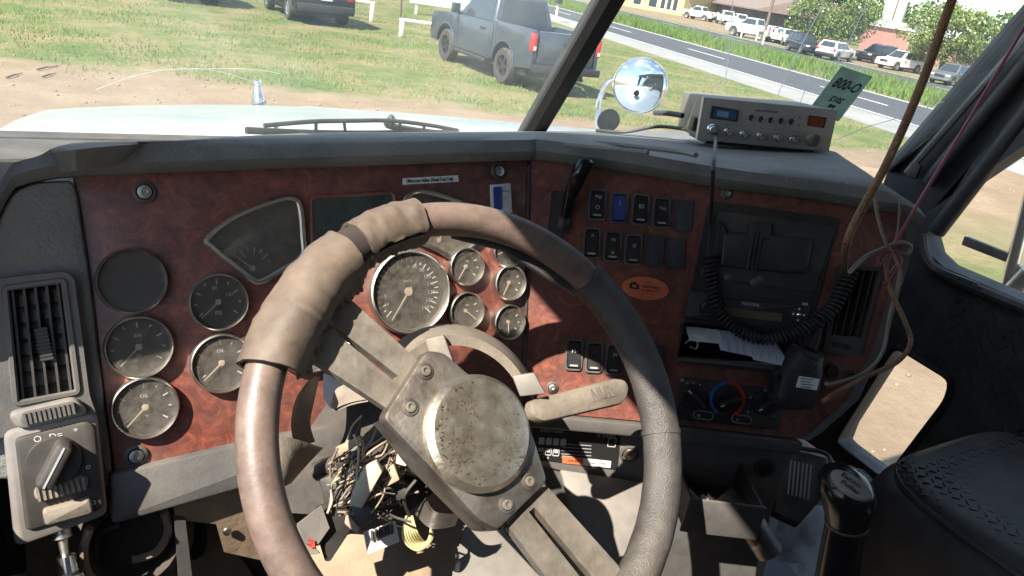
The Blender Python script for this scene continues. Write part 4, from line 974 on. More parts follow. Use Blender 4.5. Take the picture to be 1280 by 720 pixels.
# orange oval sticker
F = FR.atpx(806.5, 360.5, 0, rotp(FR, (775, 357), (840, 364))); b = B(); b.prism(F, circ(.0365, 40, 0, 0, .0175), .0005, .0013); sk = b.build('sticker', M['orange'], dash); sk['label'] = 'orange oval dealer sticker with a small house emblem'
b = B(); Fh = F.at(-.0175, .0025, .0014); b.plate(Fh, [(-.0075, -.005), (.0075, -.005), (.0075, .002), (.004, .002), (.004, .004), (0, .0065), (-.0075, .003)], [rrect(.007, .0045, .001, 2, 0, -.0005)], 0, .0004); b.build('emblem', M['ink'], sk)
text('2003', F.at(.003, .0095, .0013), .0055, M['red'], sk); text('Giant Power', F.at(.008, .003, .0013), .0062, M['ink'], sk, width=.026, thick=.0001); text('Georgetown, TX', F.at(.008, -.0025, .0013), .0052, M['ink'], sk, width=.028); text('Customer Value', F.at(.003, -.0075, .0013), .0042, M['red'], sk, width=.024); text('Distributor', F.at(.002, -.012, .0013), .0042, M['red'], sk, width=.016)
# black centre insert
ins = rnd(Rp((886, 251), (1049, 273), (1012, 405), (1000, 470), (845, 452), (856, 398)), .006)
b = B(); b.plate(FR, ins, [rnd(slot, .004)], .0003, .004); INS = b.build('centre_insert', M['black'], dash)
cub = rnd(Rp((897, 263), (1042, 283), (1016, 366), (874, 345)), .004)
b = B(); b.prism(FR, cub, .004, .007, .001); CP = b.build('cubby_cover', M['blackdust'], INS)
b = B(); b.prism(FR, rnd(Rp((900, 290), (955, 293), (1010, 300), (1002, 342), (950, 338), (896, 332)), .006), .007, .018, .003); b.build('holder_plate', M['black'], CP)
b = B(); b.prism(FR, rnd(Rp((931, 277), (958, 281), (956, 300), (930, 297)), .003), .007, .020, .002); b.build('holder_tab', M['black'], CP)
for x in (936, 941, 946):
    b = B(); b.tube([FR.p(*FR.px(x+6, 292, .02), .02), FR.p(*FR.px(x-2, 337, .02), .02)], .0025, 6); b.build('holder_rib', M['black'], CP)
b = B(); b.prism(FR, rnd(Rp((897, 275), (904, 290), (896, 320), (886, 322)), .004), .005, .016, .002); b.build('holder_arm', M['black'], CP)
for x, y in ((910, 347), (950, 349), (942, 353)):
    f = FR.atpx(x, y, .007); B().lathe(f, [(.006, 0), (.005, .0008), (.0003, .001)], 14).build('scuff_pad', M['grey'], CP)
# slot shelf box behind the opening
b = B(); bx0, bx1, by0, by1 = (min(p[0] for p in slot), max(p[0] for p in slot), min(p[1] for p in slot), max(p[1] for p in slot))
b.box(FR, bx0, bx1, by0, by1, -.12, -.11); b.box(FR, bx0, bx1, by0-.004, by0, -.12, -.016); b.box(FR, bx0-.004, bx0, by0, by1, -.12, -.016); b.build('slot_shelf', M['black'], INS)
b = B(); s0, s1 = FR.px(846, 449), FR.px(992, 462); b.tube([FR.p(*s0, .005), FR.p(*s1, .005)], .003, 6); b.build('shelf_lip', M['grey'], INS)
# right air vent
b = B(); vo = rnd(Rp((1046, 331), (1102, 334), (1073, 446), (1026, 440)), .004); b.plate(FR, vo, [ventR], 0, .006); VR = b.build('air_vent', M['blackdust'], dash)
B().prism(FR, inset(ccw(ventR), -.004), -.03, -.025).build('vent_back', M['black'], VR)
for k in range(4):
    t0 = .12+.25*k; p0 = lerp(V((*ventR[0], 0)), V((*ventR[1], 0)), t0); p1 = lerp(V((*ventR[3], 0)), V((*ventR[2], 0)), t0)
    b = B(); b.sheet([FR.p(p0.x-.001, p0.y, .004), FR.p(p0.x+.001, p0.y, .004), FR.p(p1.x+.001, p1.y, .004), FR.p(p1.x-.001, p1.y, .004)], .014); b.build('vent_slat', M['black'], VR)
for k in range(13):
    t0 = .04+.077*k; p0 = lerp(V((*ventR[0], 0)), V((*ventR[3], 0)), t0); p1 = lerp(V((*ventR[1], 0)), V((*ventR[2], 0)), t0)
    b = B(); b.sheet([FR.p(p0.x, p0.y, .001), FR.p(p1.x, p1.y, .001), FR.p(p1.x, p1.y+.003, -.01), FR.p(p0.x, p0.y+.003, -.01)], .001); b.build('vent_fin', M['black'], VR)
thumb(VR, FR.atpx(1052, 432, .006, rotp(FR, (1039, 429), (1066, 434))), .03, .011, 9, M['black'])
for (x, y) in ((1040, 464), (1062, 472)):
    f = FR.atpx(x, y, 0); b = B(); b.lathe(f, [(.012, 0), (.0115, .004), (.009, .005), (.008, .001), (.0003, .001)], 20); b.build('power_socket', M['black'], dash)
# climate controls
cl = rnd(Rp((850, 471), (978, 487), (972, 537), (842, 522)), .005)
b = B(); b.prism(FR, cl, .0004, .005, .001); CC = b.build('climate_panel', M['black'], dash)
rk = rotp(FR, (850, 490), (975, 505))
def knob(px, py, r, a, bar=.011):
    f = FR.atpx(px, py, .005, rk); b = B(); b.lathe(f, [(r, 0), (r*.97, .004), (r*.9, .006), (.0003, .006)], 28); b.prism(f.at(0, 0, 0, a), rrect(r*1.85, bar, .004), .005, .020, .004); k = b.build('control_knob', M['switch'], CC)
    B().box(f.at(0, 0, 0, a), -r*.95, -r*.6, -.0011, .0011, .0201, .0208).build('pointer', M['white'], k)
knob(866, 497, .021, -.75); knob(909, 500, .019, .45); knob(955, 504, .019, .55)
f = FR.atpx(909, 499, .005, rk)
for a0, a1, mt, nm in ((95, 240, 'bluering', 'blue_ring'), (95, -60, 'red', 'red_ring')):
    b = B(); P = []
    for k in range(17):
        a = radians(a0+(a1-a0)*k/16); P.append((cos(a), sin(a)))
    b.loft([[f.p(x*.0235, y*.0235, .0004) for x, y in P], [f.p(x*.0235, y*.0235, .0012) for x, y in P], [f.p(x*.0285, y*.0285, .0012) for x, y in P], [f.p(x*.0285, y*.0285, .0004) for x, y in P]], cap=False, closed=False); b.build(nm, M[mt], CC)
text('*', FR.atpx(852, 477, .0055, rk), .016, M['white'], CC)
for x, y in ((859, 479), (867, 479), (875, 481), (880, 487)): B().lathe(FR.atpx(x, y, .0052), [(.0016, 0), (.0014, .0004), (.0002, .0005)], 8).build('dot', M['greyprint'], CC)
for x, y in ((938, 496), (957, 487), (935, 514), (967, 519)): text('u', FR.atpx(x, y, .0054, rk), .009, M['white'], CC)
for x, y in ((879, 519), (927, 524)):
    f = FR.atpx(x, y, .005, rk); b = B(); P = rrect(.031, .0125, .006, 5); b.tube([f.p(u, v_, .0006) for u, v_ in P], .0007, 5, closed=True); bt = b.build('push_button', M['greyprint'], CC); B().prism(f, inset(ccw(P), .001), .0002, .003, .001).build('button_face', M['switch'], bt); text('o', f.at(-.008, 0, .0032), .009, M['white'], bt)
# lip under the switch panel and right side return
b = B(); lp = [(FR.p(*FR.px(x, y), 0)) for x, y in ((640, 514), (845, 533), (1000, 551))]
rg = [[p+FR.n*-.01+V((0, 0, .002)), p+FR.n*.012, p+FR.n*.014+V((0, 0, -.022)), p+FR.n*-.02+V((0, 0, -.026))] for p in lp]; b.loft(rg); b.build('lower_lip', M['grey'], dash, bev=.003)
side = [(1124, 268), (1132, 283), (1131, 295), (1092, 432), (1080, 455), (1060, 497), (1014, 538), (998, 548)]
b = B(); A = [FR.p(*FR.px(*q), .004) for q in side]; rg = [[a, a+FR.u*.014+FR.n*.003, a+FR.u*.022-FR.n*.012, a+FR.u*.03-FR.n*.25, a-FR.n*.25] for a in A]; b.loft(rg); b.build('end_cap', M['grey'], dash, sharp=50)

# ================================================================== LOWER DASH, CONSOLE, FLOOR
FC = Fr(FR.p(*FR.px(760, 540), -.03), uR, (0, .0, 1))          # upright face below the switch panel
def Cp(*pts, off=0): return [FC.px(x, y, off) for x, y in pts]
cons = thing('lower_console', 'dusty grey lower console under the switch panel with black placard and open drawer', 'console', (FC.p(0, 0).x, FC.p(0, 0).y, 1.15))
b = B(); b.prism(FC, Cp((640, 524), (1000, 556), (978, 600), (950, 690), (935, 790), (690, 800), (640, 600)), -.02, 0, .004); b.build('face', M['console'], cons)
b = B(); b.prism(FC, rnd(Cp((662, 528), (806, 532), (803, 604), (705, 590), (668, 580), off=.006), .006), 0, .006, .002); pl = b.build('placard_plate', M['ltgrey'], cons)
b = B(); b.prism(FC, Cp((666, 532), (776, 543), (772, 588), (664, 574), off=.007), .006, .0068); pk = b.build('shift_placard', M['ink'], pl)
rc = rotp(FC, (670, 545), (770, 552))
text('Eaton Fuller', FC.atpx(690, 538, .0072, rc), .011, M['white'], pk, width=.036); text('18 SPEED', FC.atpx(757, 545, .0072, rc), .010, M['white'], pk, width=.03)
b = B()
for i in range(4):
    f = FC.atpx(677+i*9, 551+i*.6, .007, rc); b.prism(f, rrect(.009, .013, .002), 0, .0005)
tag(b.build('shift_pattern', M['white'], pk), kind='stuff')
b = B()
for i in range(3):
    f = FC.atpx(676+i*9.5, 564+i*.9, .007, rc); b.plate(f, rrect(.0105, .013, .002), [rrect(.008, .010, .001)], 0, .0005); b.prism(f.at(0, .002), rrect(.006, .005, .001), 0, .0005)
tag(b.build('shift_pattern', M['white'], pk), kind='stuff')
text('7  8', FC.atpx(682, 572, .0072, rc), .007, M['white'], pk)
for i in range(5):
    f = FC.atpx(722, 556+i*4.2, .007, rc); B().box(f, -.026, .022, -.0006, .0006, 0, .0005).build('print_line', M['greyprint'], pk)
b = B(); f = FC.atpx(765, 553, .007, rc); b.plate(f, rrect(.013, .017, .001), [rrect(.011, .015, .001)], 0, .0005); b.build('gear_diagram', M['white'], pk)
b = B(); b.prism(FC, Cp((703, 570), (764, 577), (763, 585), (703, 579), off=.008), .007, .0078); wl = b.build('warning_label', M['sticker'], pl)
b = B(); b.prism(FC, Cp((703, 570), (729, 573), (729, 581.5), (703, 579), off=.0084), .0078, .0083); b.build('warning_block', M['orange'], wl); text('WARNING', FC.atpx(717, 576, .0085, rc), .005, M['ink'], wl, width=.02); text('SHIFT LEVER', FC.atpx(747, 579, .0085, rc), .0045, M['ink'], wl, width=.026)
f = FC.atpx(787, 567, .006); b = B(); b.lathe(f, [(.017, 0), (.0165, .003), (.013, .004), (.012, .001)], 24); kn = b.build('pull_ring', M['grey'], pl); B().lathe(f, [(.011, .001), (.009, .005), (.0003, .006)], 20).build('pull_knob', M['hubcap'], kn)
f = FC.atpx(955, 584, 0); b = B(); b.lathe(f, [(.017, 0), (.016, .006), (.012, .007), (.011, .002), (.0003, .002)], 24); b.build('power_socket', M['black'], cons)
# gearbox cover below the placard
b = B(); P = [FC.p(*FC.px(x, y, o), o) for x, y, o in ((700, 586, .01), (806, 602, .01), (800, 690, .10), (760, 700, .12), (715, 640, .06))]; b.sheet(P, .012); b.build('access_cover', M['ltgrey'], cons, bev=.004)
# open drawer (ash tray)
dr = thing('ash_tray', 'open dusty metal ash tray drawer pulled out of the lower console', 'ash tray', FC.p(*FC.px(890, 600), .04))
D0 = FC.atpx(886, 572, 0, rotp(FC, (850, 565), (930, 575)))
b = B(); b.box(D0, -.055, .055, -.055, -.052, 0, .105); b.build('tray_floor', M['blackdust'], dr)
for sx in (-1, 1): B().box(D0, sx*.055-.002, sx*.055+.002, -.055, -.003, 0, .105).build('tray_side', M['blackdust'], dr)
B().box(D0, -.06, .06, -.062, .0, .107, .113).build('tray_front', M['grey'], dr, bev=.003)
for k in range(4): B().tube([D0.p(-.03+.02*k, -.045, .03+.012*k), D0.p(-.02+.018*k, -.043, .06+.01*k)], .004, 6).build('cigarette_end', M['sticker'], dr)
b = B(); b.tube(spl([FC.p(*FC.px(905, 615, .03), .03), FC.p(*FC.px(935, 650, .06), .06), FC.p(*FC.px(962, 690, .08), .08)], 5), [.022]*11, 12)
tb_ = b.build('console_strut', M['steel'], cons)
# firewall side shapes under the dash: ducts, brackets, hoses
und = thing('underdash_duct', 'dark air duct and brackets hanging under the left of the dashboard', 'air duct', (-.75, .9, 1.5))
b = B(); b.tube(spl([ony(230, 660, .86), ony(290, 640, .9), ony(345, 690, .93), ony(360, 760, .95)], 6), .045, 14); b.build('duct', M['under'], und)
b = B(); b.sheet([ony(x, y, .80) for x, y in ((215, 625), (300, 596), (330, 640), (325, 700), (280, 690), (270, 655), (220, 650))], .006); b.build('bracket', M['tan'], und)
b = B(); b.sheet([ony(x, y, .79) for x, y in ((218, 650), (232, 652), (245, 760), (226, 760))], .01); b.build('strut', M['grey'], und)
B().lathe(frn(ony(284, 664, .795), (0, -1, .1)), [(.006, 0), (.005, .003), (.0003, .004)], 12).build('rivet', M['chromedull'], und)
hs = [[(112, 660), (104, 690), (112, 720), (140, 735)], [(205, 640), (210, 665), (195, 690), (165, 700)], [(150, 655), (120, 672), (125, 710), (160, 715)], [(130, 650), (170, 690), (215, 680)]]
for k, h in enumerate(hs):
    b = B(); b.tube(spl([ony(x, y, .78+.02*k) for x, y in h], 6), .005, 8); o = b.build('cable', M['wire_grey'] if k < 2 else M['wire_black']); tag(o, ('grey brown cable looping down at the far left under the dashboard', 'grey cable curling at the right of the underdash loop', 'black cable loop nearest the pull knob', 'black cable crossing behind the loops under the dashboard')[k], 'cable', 'cables under the dashboard')
b = B(); b.lathe(frn(ony(165, 665, .85), (0, -1, .4)), [(.07, 0), (.07, .03), (.05, .05), (.04, .02), (.0003, .02)], 24); b.build('blower_housing', M['under'], und)
# chrome pull knob
p = FL.p(*FL.px(78, 672, .02), .02); ax = (hit(85, 716, p+V((0, -.02, 0)), (0, 1, 0))-p).normalized()
kn = thing('pull_knob', 'chrome pull knob on a short rod below the light switch', 'knob', p)
F = frn(p, ax, (0, 1, 0)); b = B(); b.lathe(F, [(.008, -.012), (.010, -.01), (.010, 0), (.005, .002), (.004, .02)], 16); b.build('rod', M['chromedull'], kn)
b = B(); b.lathe(F, [(.004, .018), (.010, .02), (.0115, .036), (.0115, .038), (.016, .041), (.0165, .045), (.01, .048), (.0003, .049)], 24); b.build('handle', M['chrome'], kn)
# tan toe board and floor pieces seen below the column
fl = thing('toe_board', 'tan dirt covered toe board and pedal well below the steering column', 'floor panel', (-.4, .95, 1.15))
b = B(); rg = []
for x in [i*.05-1.0 for i in range(19)]:
    rg.append([V((x, .62, 1.152)), V((x, .86, 1.16+.006*noise.noise((x*9, 0, 0)))), V((x, 1.02, 1.27)), V((x, 1.16, 1.42)), V((x, 1.22, 1.6))])
b.loft(rg, cap=False, closed=False); b.build('floor_pan', M['tan'], fl, sharp=60)
b = B(); b.lathe(frn(onz(882, 712, 1.32), (-.2, -.5, .8)), [(.06, 0), (.06, .03), (.052, .036), (.048, .008), (.0003, .004)], 28); o = b.build('rubber_boot', M['black'], fl)
b = B(); b.sheet([onz(x, y, 1.33) for x, y in ((760, 640), (860, 600), (960, 690), (950, 740), (740, 740))], .01); b.build('tunnel_cover', M['tan'], fl)

# ================================================================== STEERING WHEEL
WN = V((sin(radians(4))*cos(radians(41)), -cos(radians(41))*cos(radians(4)), sin(radians(41))))
WU = V((0, 0, 1)).cross(WN).normalized()
FW = Fr((-.525, .578, 1.944), WU, WN.cross(WU))
sw = thing('steering_wheel', 'worn steering wheel with peeling rim wrap and bare metal hub', 'steering wheel', FW.p(0, -.2, -.1))
def wang(px, py): a, b_ = FW.px(px, py); return atan2(b_, a)
RM, RT = .2435, .0195
def arcp(a0, a1, n, R=RM, c=0): return [FW.p(R*cos(a0+(a1-a0)*k/n), R*sin(a0+(a1-a0)*k/n), c) for k in range(n+1)]
b = B(); n = 120; b.tube([FW.p(RM*cos(2*pi*k/n), RM*sin(2*pi*k/n)) for k in range(n)], RT, 16, closed=True); b.build('rim', M['rim'], sw)
def wrap(a0, a1, rfun, n, name, mt, label=None, open_=None, R=RM):
    """ragged sleeve round the rim; open_ = (from,to) angle of the split, measured round the section"""
    b = B(); rg = []; m_ = 20
    for i in range(n+1):
        t_ = i/n; a = a0+(a1-a0)*t_; er = V((cos(a), sin(a), 0)); ring = []
        o0, o1 = open_(t_) if open_ else (0, 2*pi)
        for k in range(m_+1):
            th = o0+(o1-o0)*k/m_; r = rfun(t_, th)
            q = er*(R+r*cos(th)); ring.append(FW.p(q.x, q.y, r*sin(th)))
        rg.append(ring)
    b.loft(rg, cap=False, closed=False)
    inner = [[lerp(p, FW.p(R*cos(a0+(a1-a0)*i/n), R*sin(a0+(a1-a0)*i/n)), .14) for p in rg[i]] for i in range(n+1)]
    k0 = len(b.v); b.loft([r_[::-1] for r_ in inner], cap=False, closed=False)
    W_ = m_+1   # close the four borders
    for i in range(n):
        for e in (0, m_): b.f.append((i*W_+e, (i+1)*W_+e, k0+(i+1)*W_+(m_-e), k0+i*W_+(m_-e)))
    for e in (0, n):
        for k in range(m_): b.f.append((e*W_+k, e*W_+k+1, k0+e*W_+(m_-k-1), k0+e*W_+(m_-k)))
    o = b.build(name, mt, sw, sharp=60)
    if label: o['label'] = label
    return o
def rag(sd, base, amp):
    return lambda t_, th: base+amp*noise.noise((t_*5, th*.9, sd))+amp*.5*noise.noise((t_*17, th*2.4, sd+5))
aA, aB, aC = wang(322, 452), wang(408, 300), wang(516, 262)
# inner (hub side) seam is at th = pi; split there with ragged lips
wrap(aA+.02, aB-.02, lambda t_, th: rag(1, .0272, .0022)(t_, th)+.013*max(0, cos(th-2.5))*(1-abs(t_-.4))+.0007*sin(th*7+9*noise.noise((t_*3, th, 3))), 30, 'rim_wrap', M['leather'], 'torn tan wrap bulging round the upper left of the rim', lambda t_: (-2.3+.45*noise.noise((t_*7, 1, 2)), 2.75+.45*noise.noise((t_*11, 4, 2))+.25*noise.noise((t_*31, 4, 2))))
wrap(aB-.10, aC, lambda t_, th: rag(2, .0262, .0018)(t_, th)+.0008*sin(th*6+8*noise.noise((t_*3, th, 7))), 24, 'rim_wrap', M['leather'], 'torn tan wrap strip along the top of the rim', lambda t_: (-2.2+.3*noise.noise((t_*6, 1, 8)), 2.35+.25*noise.noise((t_*8, 4, 8))))
b = B(); b.tube(arcp(aA-.05, aC+.01, 30), .0222, 12); b.build('wrap_lining', M['leatherin'], sw)
# ragged torn edge along the hub side of the wrap
for a0_, a1_, rin, dep in ((aA+.03, aB-.05, .031, .018), (aB-.02, aC-.02, .024, .009)):
    b = B(); n_ = 70; rows = []
    for k in range(n_+1):
        a = a0_+(a1_-a0_)*k/n_; q = .5+.5*noise.noise((k*.11, a0_*3, 4)); q = max(.08, q+.35*noise.noise((k*.47, 2, a0_)))*min(1, k/5, (n_-k)/5)
        r0_, r1_ = RM-rin*.86, RM-rin-dep*q
        rows.append([FW.p(r0_*cos(a), r0_*sin(a), .016), FW.p((r0_+r1_)/2*cos(a), (r0_+r1_)/2*sin(a), .011+.004*noise.noise((k*.3, 1, 1))), FW.p(r1_*cos(a), r1_*sin(a), .002), FW.p(r1_*cos(a), r1_*sin(a), -.001), FW.p(r0_*cos(a), r0_*sin(a), .010)])
    b.loft(rows); b.build('torn_edge', M['leather'], sw, sharp=50, fixn=True)
# hanging flap below the top strip
b = B(); P = [FW.p(*FW.px(x, y, .012), .012) for x, y in ((402, 322), (440, 300), (490, 286), (508, 282), (506, 290), (470, 300), (430, 318), (408, 338))]; b.sheet(P, .006); b.build('wrap_flap', M['leather'], sw, bev=.002)
# black sleeve on the right side with a joint
aD, aE = wang(735, 345), wang(790, 720)
wrap(aD, aE-.55, lambda t_, th: .0232+.0006*noise.noise((t_*30, th*3, 0)), 60, 'rim_sleeve', M['rimblack'], 'black grained sleeve on the right of the rim')
for px, py in ((737, 347), (826, 541)):
    a = wang(px, py); b = B(); b.tube(arcp(a-.012, a+.012, 3), .0246, 16); b.build('sleeve_joint', M['rimblack'], sw)
# loose thread strip under the top right rim
b = B(); P = [FW.p(*FW.px(x, y, -.02), -.02) for x, y in ((570, 285), (640, 290), (700, 330), (745, 372), (740, 380), (690, 350), (630, 312), (565, 296))]; b.sheet(P, .008); b.build('rim_underside', M['rimblack'], sw, bev=.003)
# spokes
def spoke(quad, slots, c0=-.012, c1=.0, par=sw, mt='spoke'):
    P = [FW.px(x, y, c1) for x, y in quad]; b = B(); b.plate(FW, P, [[FW.px(x, y, c1) for x, y in s_] for s_ in slots], c0, c1); return b.build('spoke', M[mt], par, fixn=True)
spoke(((412, 362), (425, 362), (524, 452), (492, 516), (386, 446), (384, 430)), [((418, 409), (424, 412), (498, 470), (494, 478), (425, 420))])
spoke(((637, 660), (684, 608), (772, 706), (800, 760), (742, 790), (700, 745)), [((661, 640), (668, 634), (752, 735), (744, 745))])
# hub plate
hp = [(535, 436), (557, 440), (660, 470), (664, 512), (684, 600), (622, 664), (606, 655), (530, 580), (478, 522)]
b = B(); b.prism(FW, rnd([FW.px(x, y, .012) for x, y in ((533, 437), (557, 440), (588, 468), (645, 500), (668, 545), (686, 602), (622, 664), (598, 650), (545, 592), (478, 522))], .008), -.004, .012, .004); HPL = b.build('hub_plate', M['steel'], sw)
b = B(); b.prism(FW, rnd([FW.px(x, y, -.02) for x, y in ((478, 522), (520, 575), (606, 662), (622, 664), (600, 640), (560, 570))], .004), -.05, -.004, .004); b.build('hub_skirt', M['steel'], sw)
fh = FW.atpx(602, 540, .023)
rh = .0585
b = B(); b.lathe(fh, [(rh+.003, -.011), (rh+.003, -.003), (rh, .0), (rh-.003, .0035), (rh-.009, .0045), (rh*.7, .0052), (rh*.35, .0056), (.0003, .0058)], 64); HC = b.build('hub_cap', M['hubcap'], sw)
random.seed(5)
bsp = B()
for k in range(210):
    a = random.gauss(*random.choice(((3.6, .45), (3.2, .25), (1.9, .3), (5.6, .6)))); r = rh*random.uniform(.25, .93); s_ = random.uniform(.0003, .0012); f = fh.at(r*cos(a), r*sin(a), .0056); bsp.prism(f, [(s_*cos(2*pi*i/6)*random.uniform(.6, 1.3), s_*sin(2*pi*i/6)*random.uniform(.6, 1.3)) for i in range(6)], -.0012, .00035)
tag(bsp.build('rust_pits', M['rust'], HC), kind='stuff')
for px, py in ((531, 464), (512, 509), (633, 631), (661, 602)):
    f = FW.atpx(px, py, .012); b = B(); b.lathe(f, [(.0095, 0), (.0092, .0012), (.0062, .002)], 20); bo = b.build('bolt', M['steel'], HPL); B().lathe(f, [(.0058, .002), (.0054, .0036), (.003, .0039), (.0028, .0024), (.0003, .0024)], 14).build('bolt_head', M['spoke'], bo)

# ================================================================== STEERING COLUMN + broken shroud + wiring
AX = -FW.n
scol = thing('steering_column', 'steering column with broken shroud halves behind the wheel', 'steering column', FW.p(0, -.1, -.3))
b = B(); b.lathe(Fr(FW.p(0, 0, -.42), FW.u, FW.v), [(.04, 0), (.04, .2), (.034, .22), (.034, .36), (.028, .40)], 24); b.build('column_tube', M['steel'], scol)
# upper shroud: half shell
def shell(c0, c1, r0, r1, a0, a1, name, mt, ry=1, th=.004, off=(0, 0), par=None):
    b = B(); n = 20; rg = []
    for c, r in ((c0, r0), ((c0+c1)/2, (r0+r1)/2), (c1, r1)):
        rg.append([FW.p(off[0]+r*cos(a0+(a1-a0)*k/n), off[1]+r*ry*sin(a0+(a1-a0)*k/n), c) for k in range(n+1)])
    inn = [[FW.p(off[0]+(r-th)*cos(a0+(a1-a0)*k/n), off[1]+(r-th)*ry*sin(a0+(a1-a0)*k/n), c) for k in range(n+1)] for c, r in ((c0, r0), ((c0+c1)/2, (r0+r1)/2), (c1, r1))]
    rings = [rg[0], rg[1], rg[2], inn[2], inn[1], inn[0], rg[0]]
    b.loft(rings, cap=False, closed=False); return b.build(name, mt, par or scol, fixn=True)
b = B(); n = 22; rgs = []
for cc_, r_, ox, oy in ((-.05, .098, .0, .02), (-.075, .112, .01, .02), (-.10, .124, .02, .018), (-.13, .127, .03, .015)):
    rgs.append([FW.p(ox+r_*cos(radians(6+122*k/n)), oy+r_*sin(radians(6+122*k/n)), cc_) for k in range(n+1)])
inn = [[lerp(p, FW.p(.01, .02, -.09), .05) for p in r_] for r_ in rgs]
lipf = [FW.p(.086*cos(radians(6+122*k/n)), .02+.086*sin(radians(6+122*k/n)), -.052) for k in range(n+1)]
b.loft([lipf]+rgs+inn[::-1]+[lipf], cap=False, closed=False); b.build('upper_shroud', M['tanshroud'], scol, fixn=True)
b = B(); P = [ond(x, y, .86) for x, y in ((530, 424), (555, 418), (566, 450), (575, 470), (548, 474), (540, 452))]; b.sheet(P, .012); b.build('ignition_bracket', M['tanshroud'], scol, bev=.003)
b = B(); b.sheet([ond(x, y, .9) for x, y in ((640, 470), (668, 466), (682, 492), (650, 496))], .01); b.build('shroud_tab', M['ltgrey'], scol, bev=.002)
# left shroud pieces
def piece(pts, name, mt, th=.004, bev=0, par=None): b = B(); b.sheet([ond(*p) for p in pts], th); return b.build(name, mt, par or scol, bev)
def bent(rows, name, mt, th=.004, par=None, sub=5):
    """curved sheet through rows of (px,py,depth) control points"""
    R_ = [spl([ond(*p) for p in r], sub) for r in rows]; C2 = [spl([R_[i][k] for i in range(len(R_))], sub) for k in range(len(R_[0]))]
    b = B(); G = [[C2[k][i] for k in range(len(C2))] for i in range(len(C2[0]))]
    b.loft(G, cap=False, closed=False); nrm = (G[0][-1]-G[0][0]).cross(G[-1][0]-G[0][0]).normalized()*th
    b.loft([[p-nrm for p in g][::-1] for g in G], cap=False, closed=False); return b.build(name, mt, par or scol, sharp=60)
bent([[(388, 478, .88), (374, 500, .86), (368, 530, .86), (372, 560, .88)], [(400, 470, .93), (392, 505, .91), (388, 530, .91), (394, 552, .92)]], 'left_shroud', M['tanshroud'])
piece([(404, 468, .97), (426, 478, .97), (420, 520, .99), (404, 498, .98)], 'shroud_inner', M['navy'])
bent([[(338, 548, .84), (336, 580, .83), (342, 615, .83)], [(366, 548, .86), (364, 578, .85), (360, 606, .85)], [(404, 560, .90), (385, 580, .90), (364, 604, .88)]], 'lower_shroud', M['tanshroud'])
bent([[(416, 510, .95), (424, 488, .95), (452, 478, .95)], [(420, 514, .93), (440, 506, .93), (460, 502, .93)]], 'column_collar', M['tanshroud'])
# dark plate that puts the shadow of the open cavity in as colour
piece([(342, 490, .99), (420, 455, 1.0), (520, 470, 1.0), (560, 600, .97), (500, 650, .95), (345, 640, .95)], 'cavity_shadow_plate', M['under'], .01)
# turn signal lever
lvp = [FW.px(x, y, -.045) for x, y in ((664, 500), (770, 472), (783, 474), (788, 484), (785, 498), (778, 505), (680, 528), (664, 520))]
b = B(); b.prism(FW, rnd(lvp, .008), -.060, -.045, .005); TL = b.build('column_lever', M['tanshroud'], scol); TL['label'] = 'dusty flat lever with raised letters on the right of the column'
rl = rotp(FW, (700, 507), (770, 488)); text('NUR', FW.atpx(752, 492, -.045, rl), .022, M['spoke'], TL, width=.036, off=.0012, thick=.0006)

wh = thing('wiring_harness', 'tangle of dusty exposed wires and switch pieces under the broken shroud', 'wiring', ond(470, 640, .95))
random.seed(21)
def wirep(pts, r, mt, name='wire', n=6): b = B(); b.tube(spl([ond(*p) for p in pts], n), r, 7); return b.build(name, M[mt], wh)
WS = ['wire_cream', 'wire_tan', 'wire_black', 'wire_grey', 'wire_grey', 'wire_black', 'wire_tan']
for k in range(110):
    x, y = random.uniform(415, 510), 0
    x0 = random.uniform(408, 470); y0 = random.uniform(575, 650); L_ = random.uniform(30, 85); a = random.gauss(-.75, .45); dk = random.uniform(.84, .93)
    p = []
    for j in range(5): p.append((x0+L_*j/4*cos(a)+3*sin(j*1.7+k), y0+L_*j/4*sin(a)+4*cos(j*1.3+k*2), dk+.01*sin(j+k)))
    wirep(p, random.uniform(.0007, .0016), random.choice(WS))
for k in range(0):  # small loops
    cx, cy = random.uniform(450, 515), random.uniform(570, 640); rr = random.uniform(5, 13)
    p = [(cx+rr*cos(t_*1.2)*1.2, cy+rr*sin(t_*1.2), .845+.01*random.random()) for t_ in range(6)]; wirep(p, .0015, random.choice(['wire_cream', 'wire_grey', 'wire_tan']))
for k in range(7):  # yellow bundle hanging
    wirep([(508+k*1.2, 645, .9), (503+k*3, 664, .89), (508+k*3.6, 680-k*.6, .885+.004*k), (524+k*2, 688-k*2.2, .885+.004*k), (540-k*.3, 674-k*2, .9), (541, 656, .91)], .0012, 'wire_yellow')
wirep([(520, 600, .86), (505, 622, .86), (512, 645, .88)], .002, 'wire_black'); wirep([(680, 660, .98), (688, 690, 1.0), (700, 684, 1.0), (690, 668, 1.0)], .003, 'wire_grey'); wirep([(630, 650, .95), (634, 668, .96), (645, 672, .97), (650, 660, .97)], .003, 'wire_black')
def chunk(pts, d0, th, mt, name='connector', bev=.002):
    b = B(); P = [ond(x, y, d0) for x, y in pts]; b.sheet(P, th); return b.build(name, M[mt], wh, bev)
chunk(((455, 583), (470, 576), (478, 590), (452, 636), (436, 632), (440, 615)), .83, .012, 'wire_cream', 'switch_arm')
chunk(((470, 588), (492, 580), (500, 600), (478, 612)), .85, .02, 'wire_tan', 'switch_body')
chunk(((438, 634), (458, 626), (470, 648), (450, 662)), .84, .02, 'blackdust')
chunk(((496, 566), (510, 570), (508, 584), (494, 580)), .85, .012, 'wire_cream')
chunk(((432, 640), (450, 660), (445, 668), (430, 655)), .85, .012, 'wire_tan')
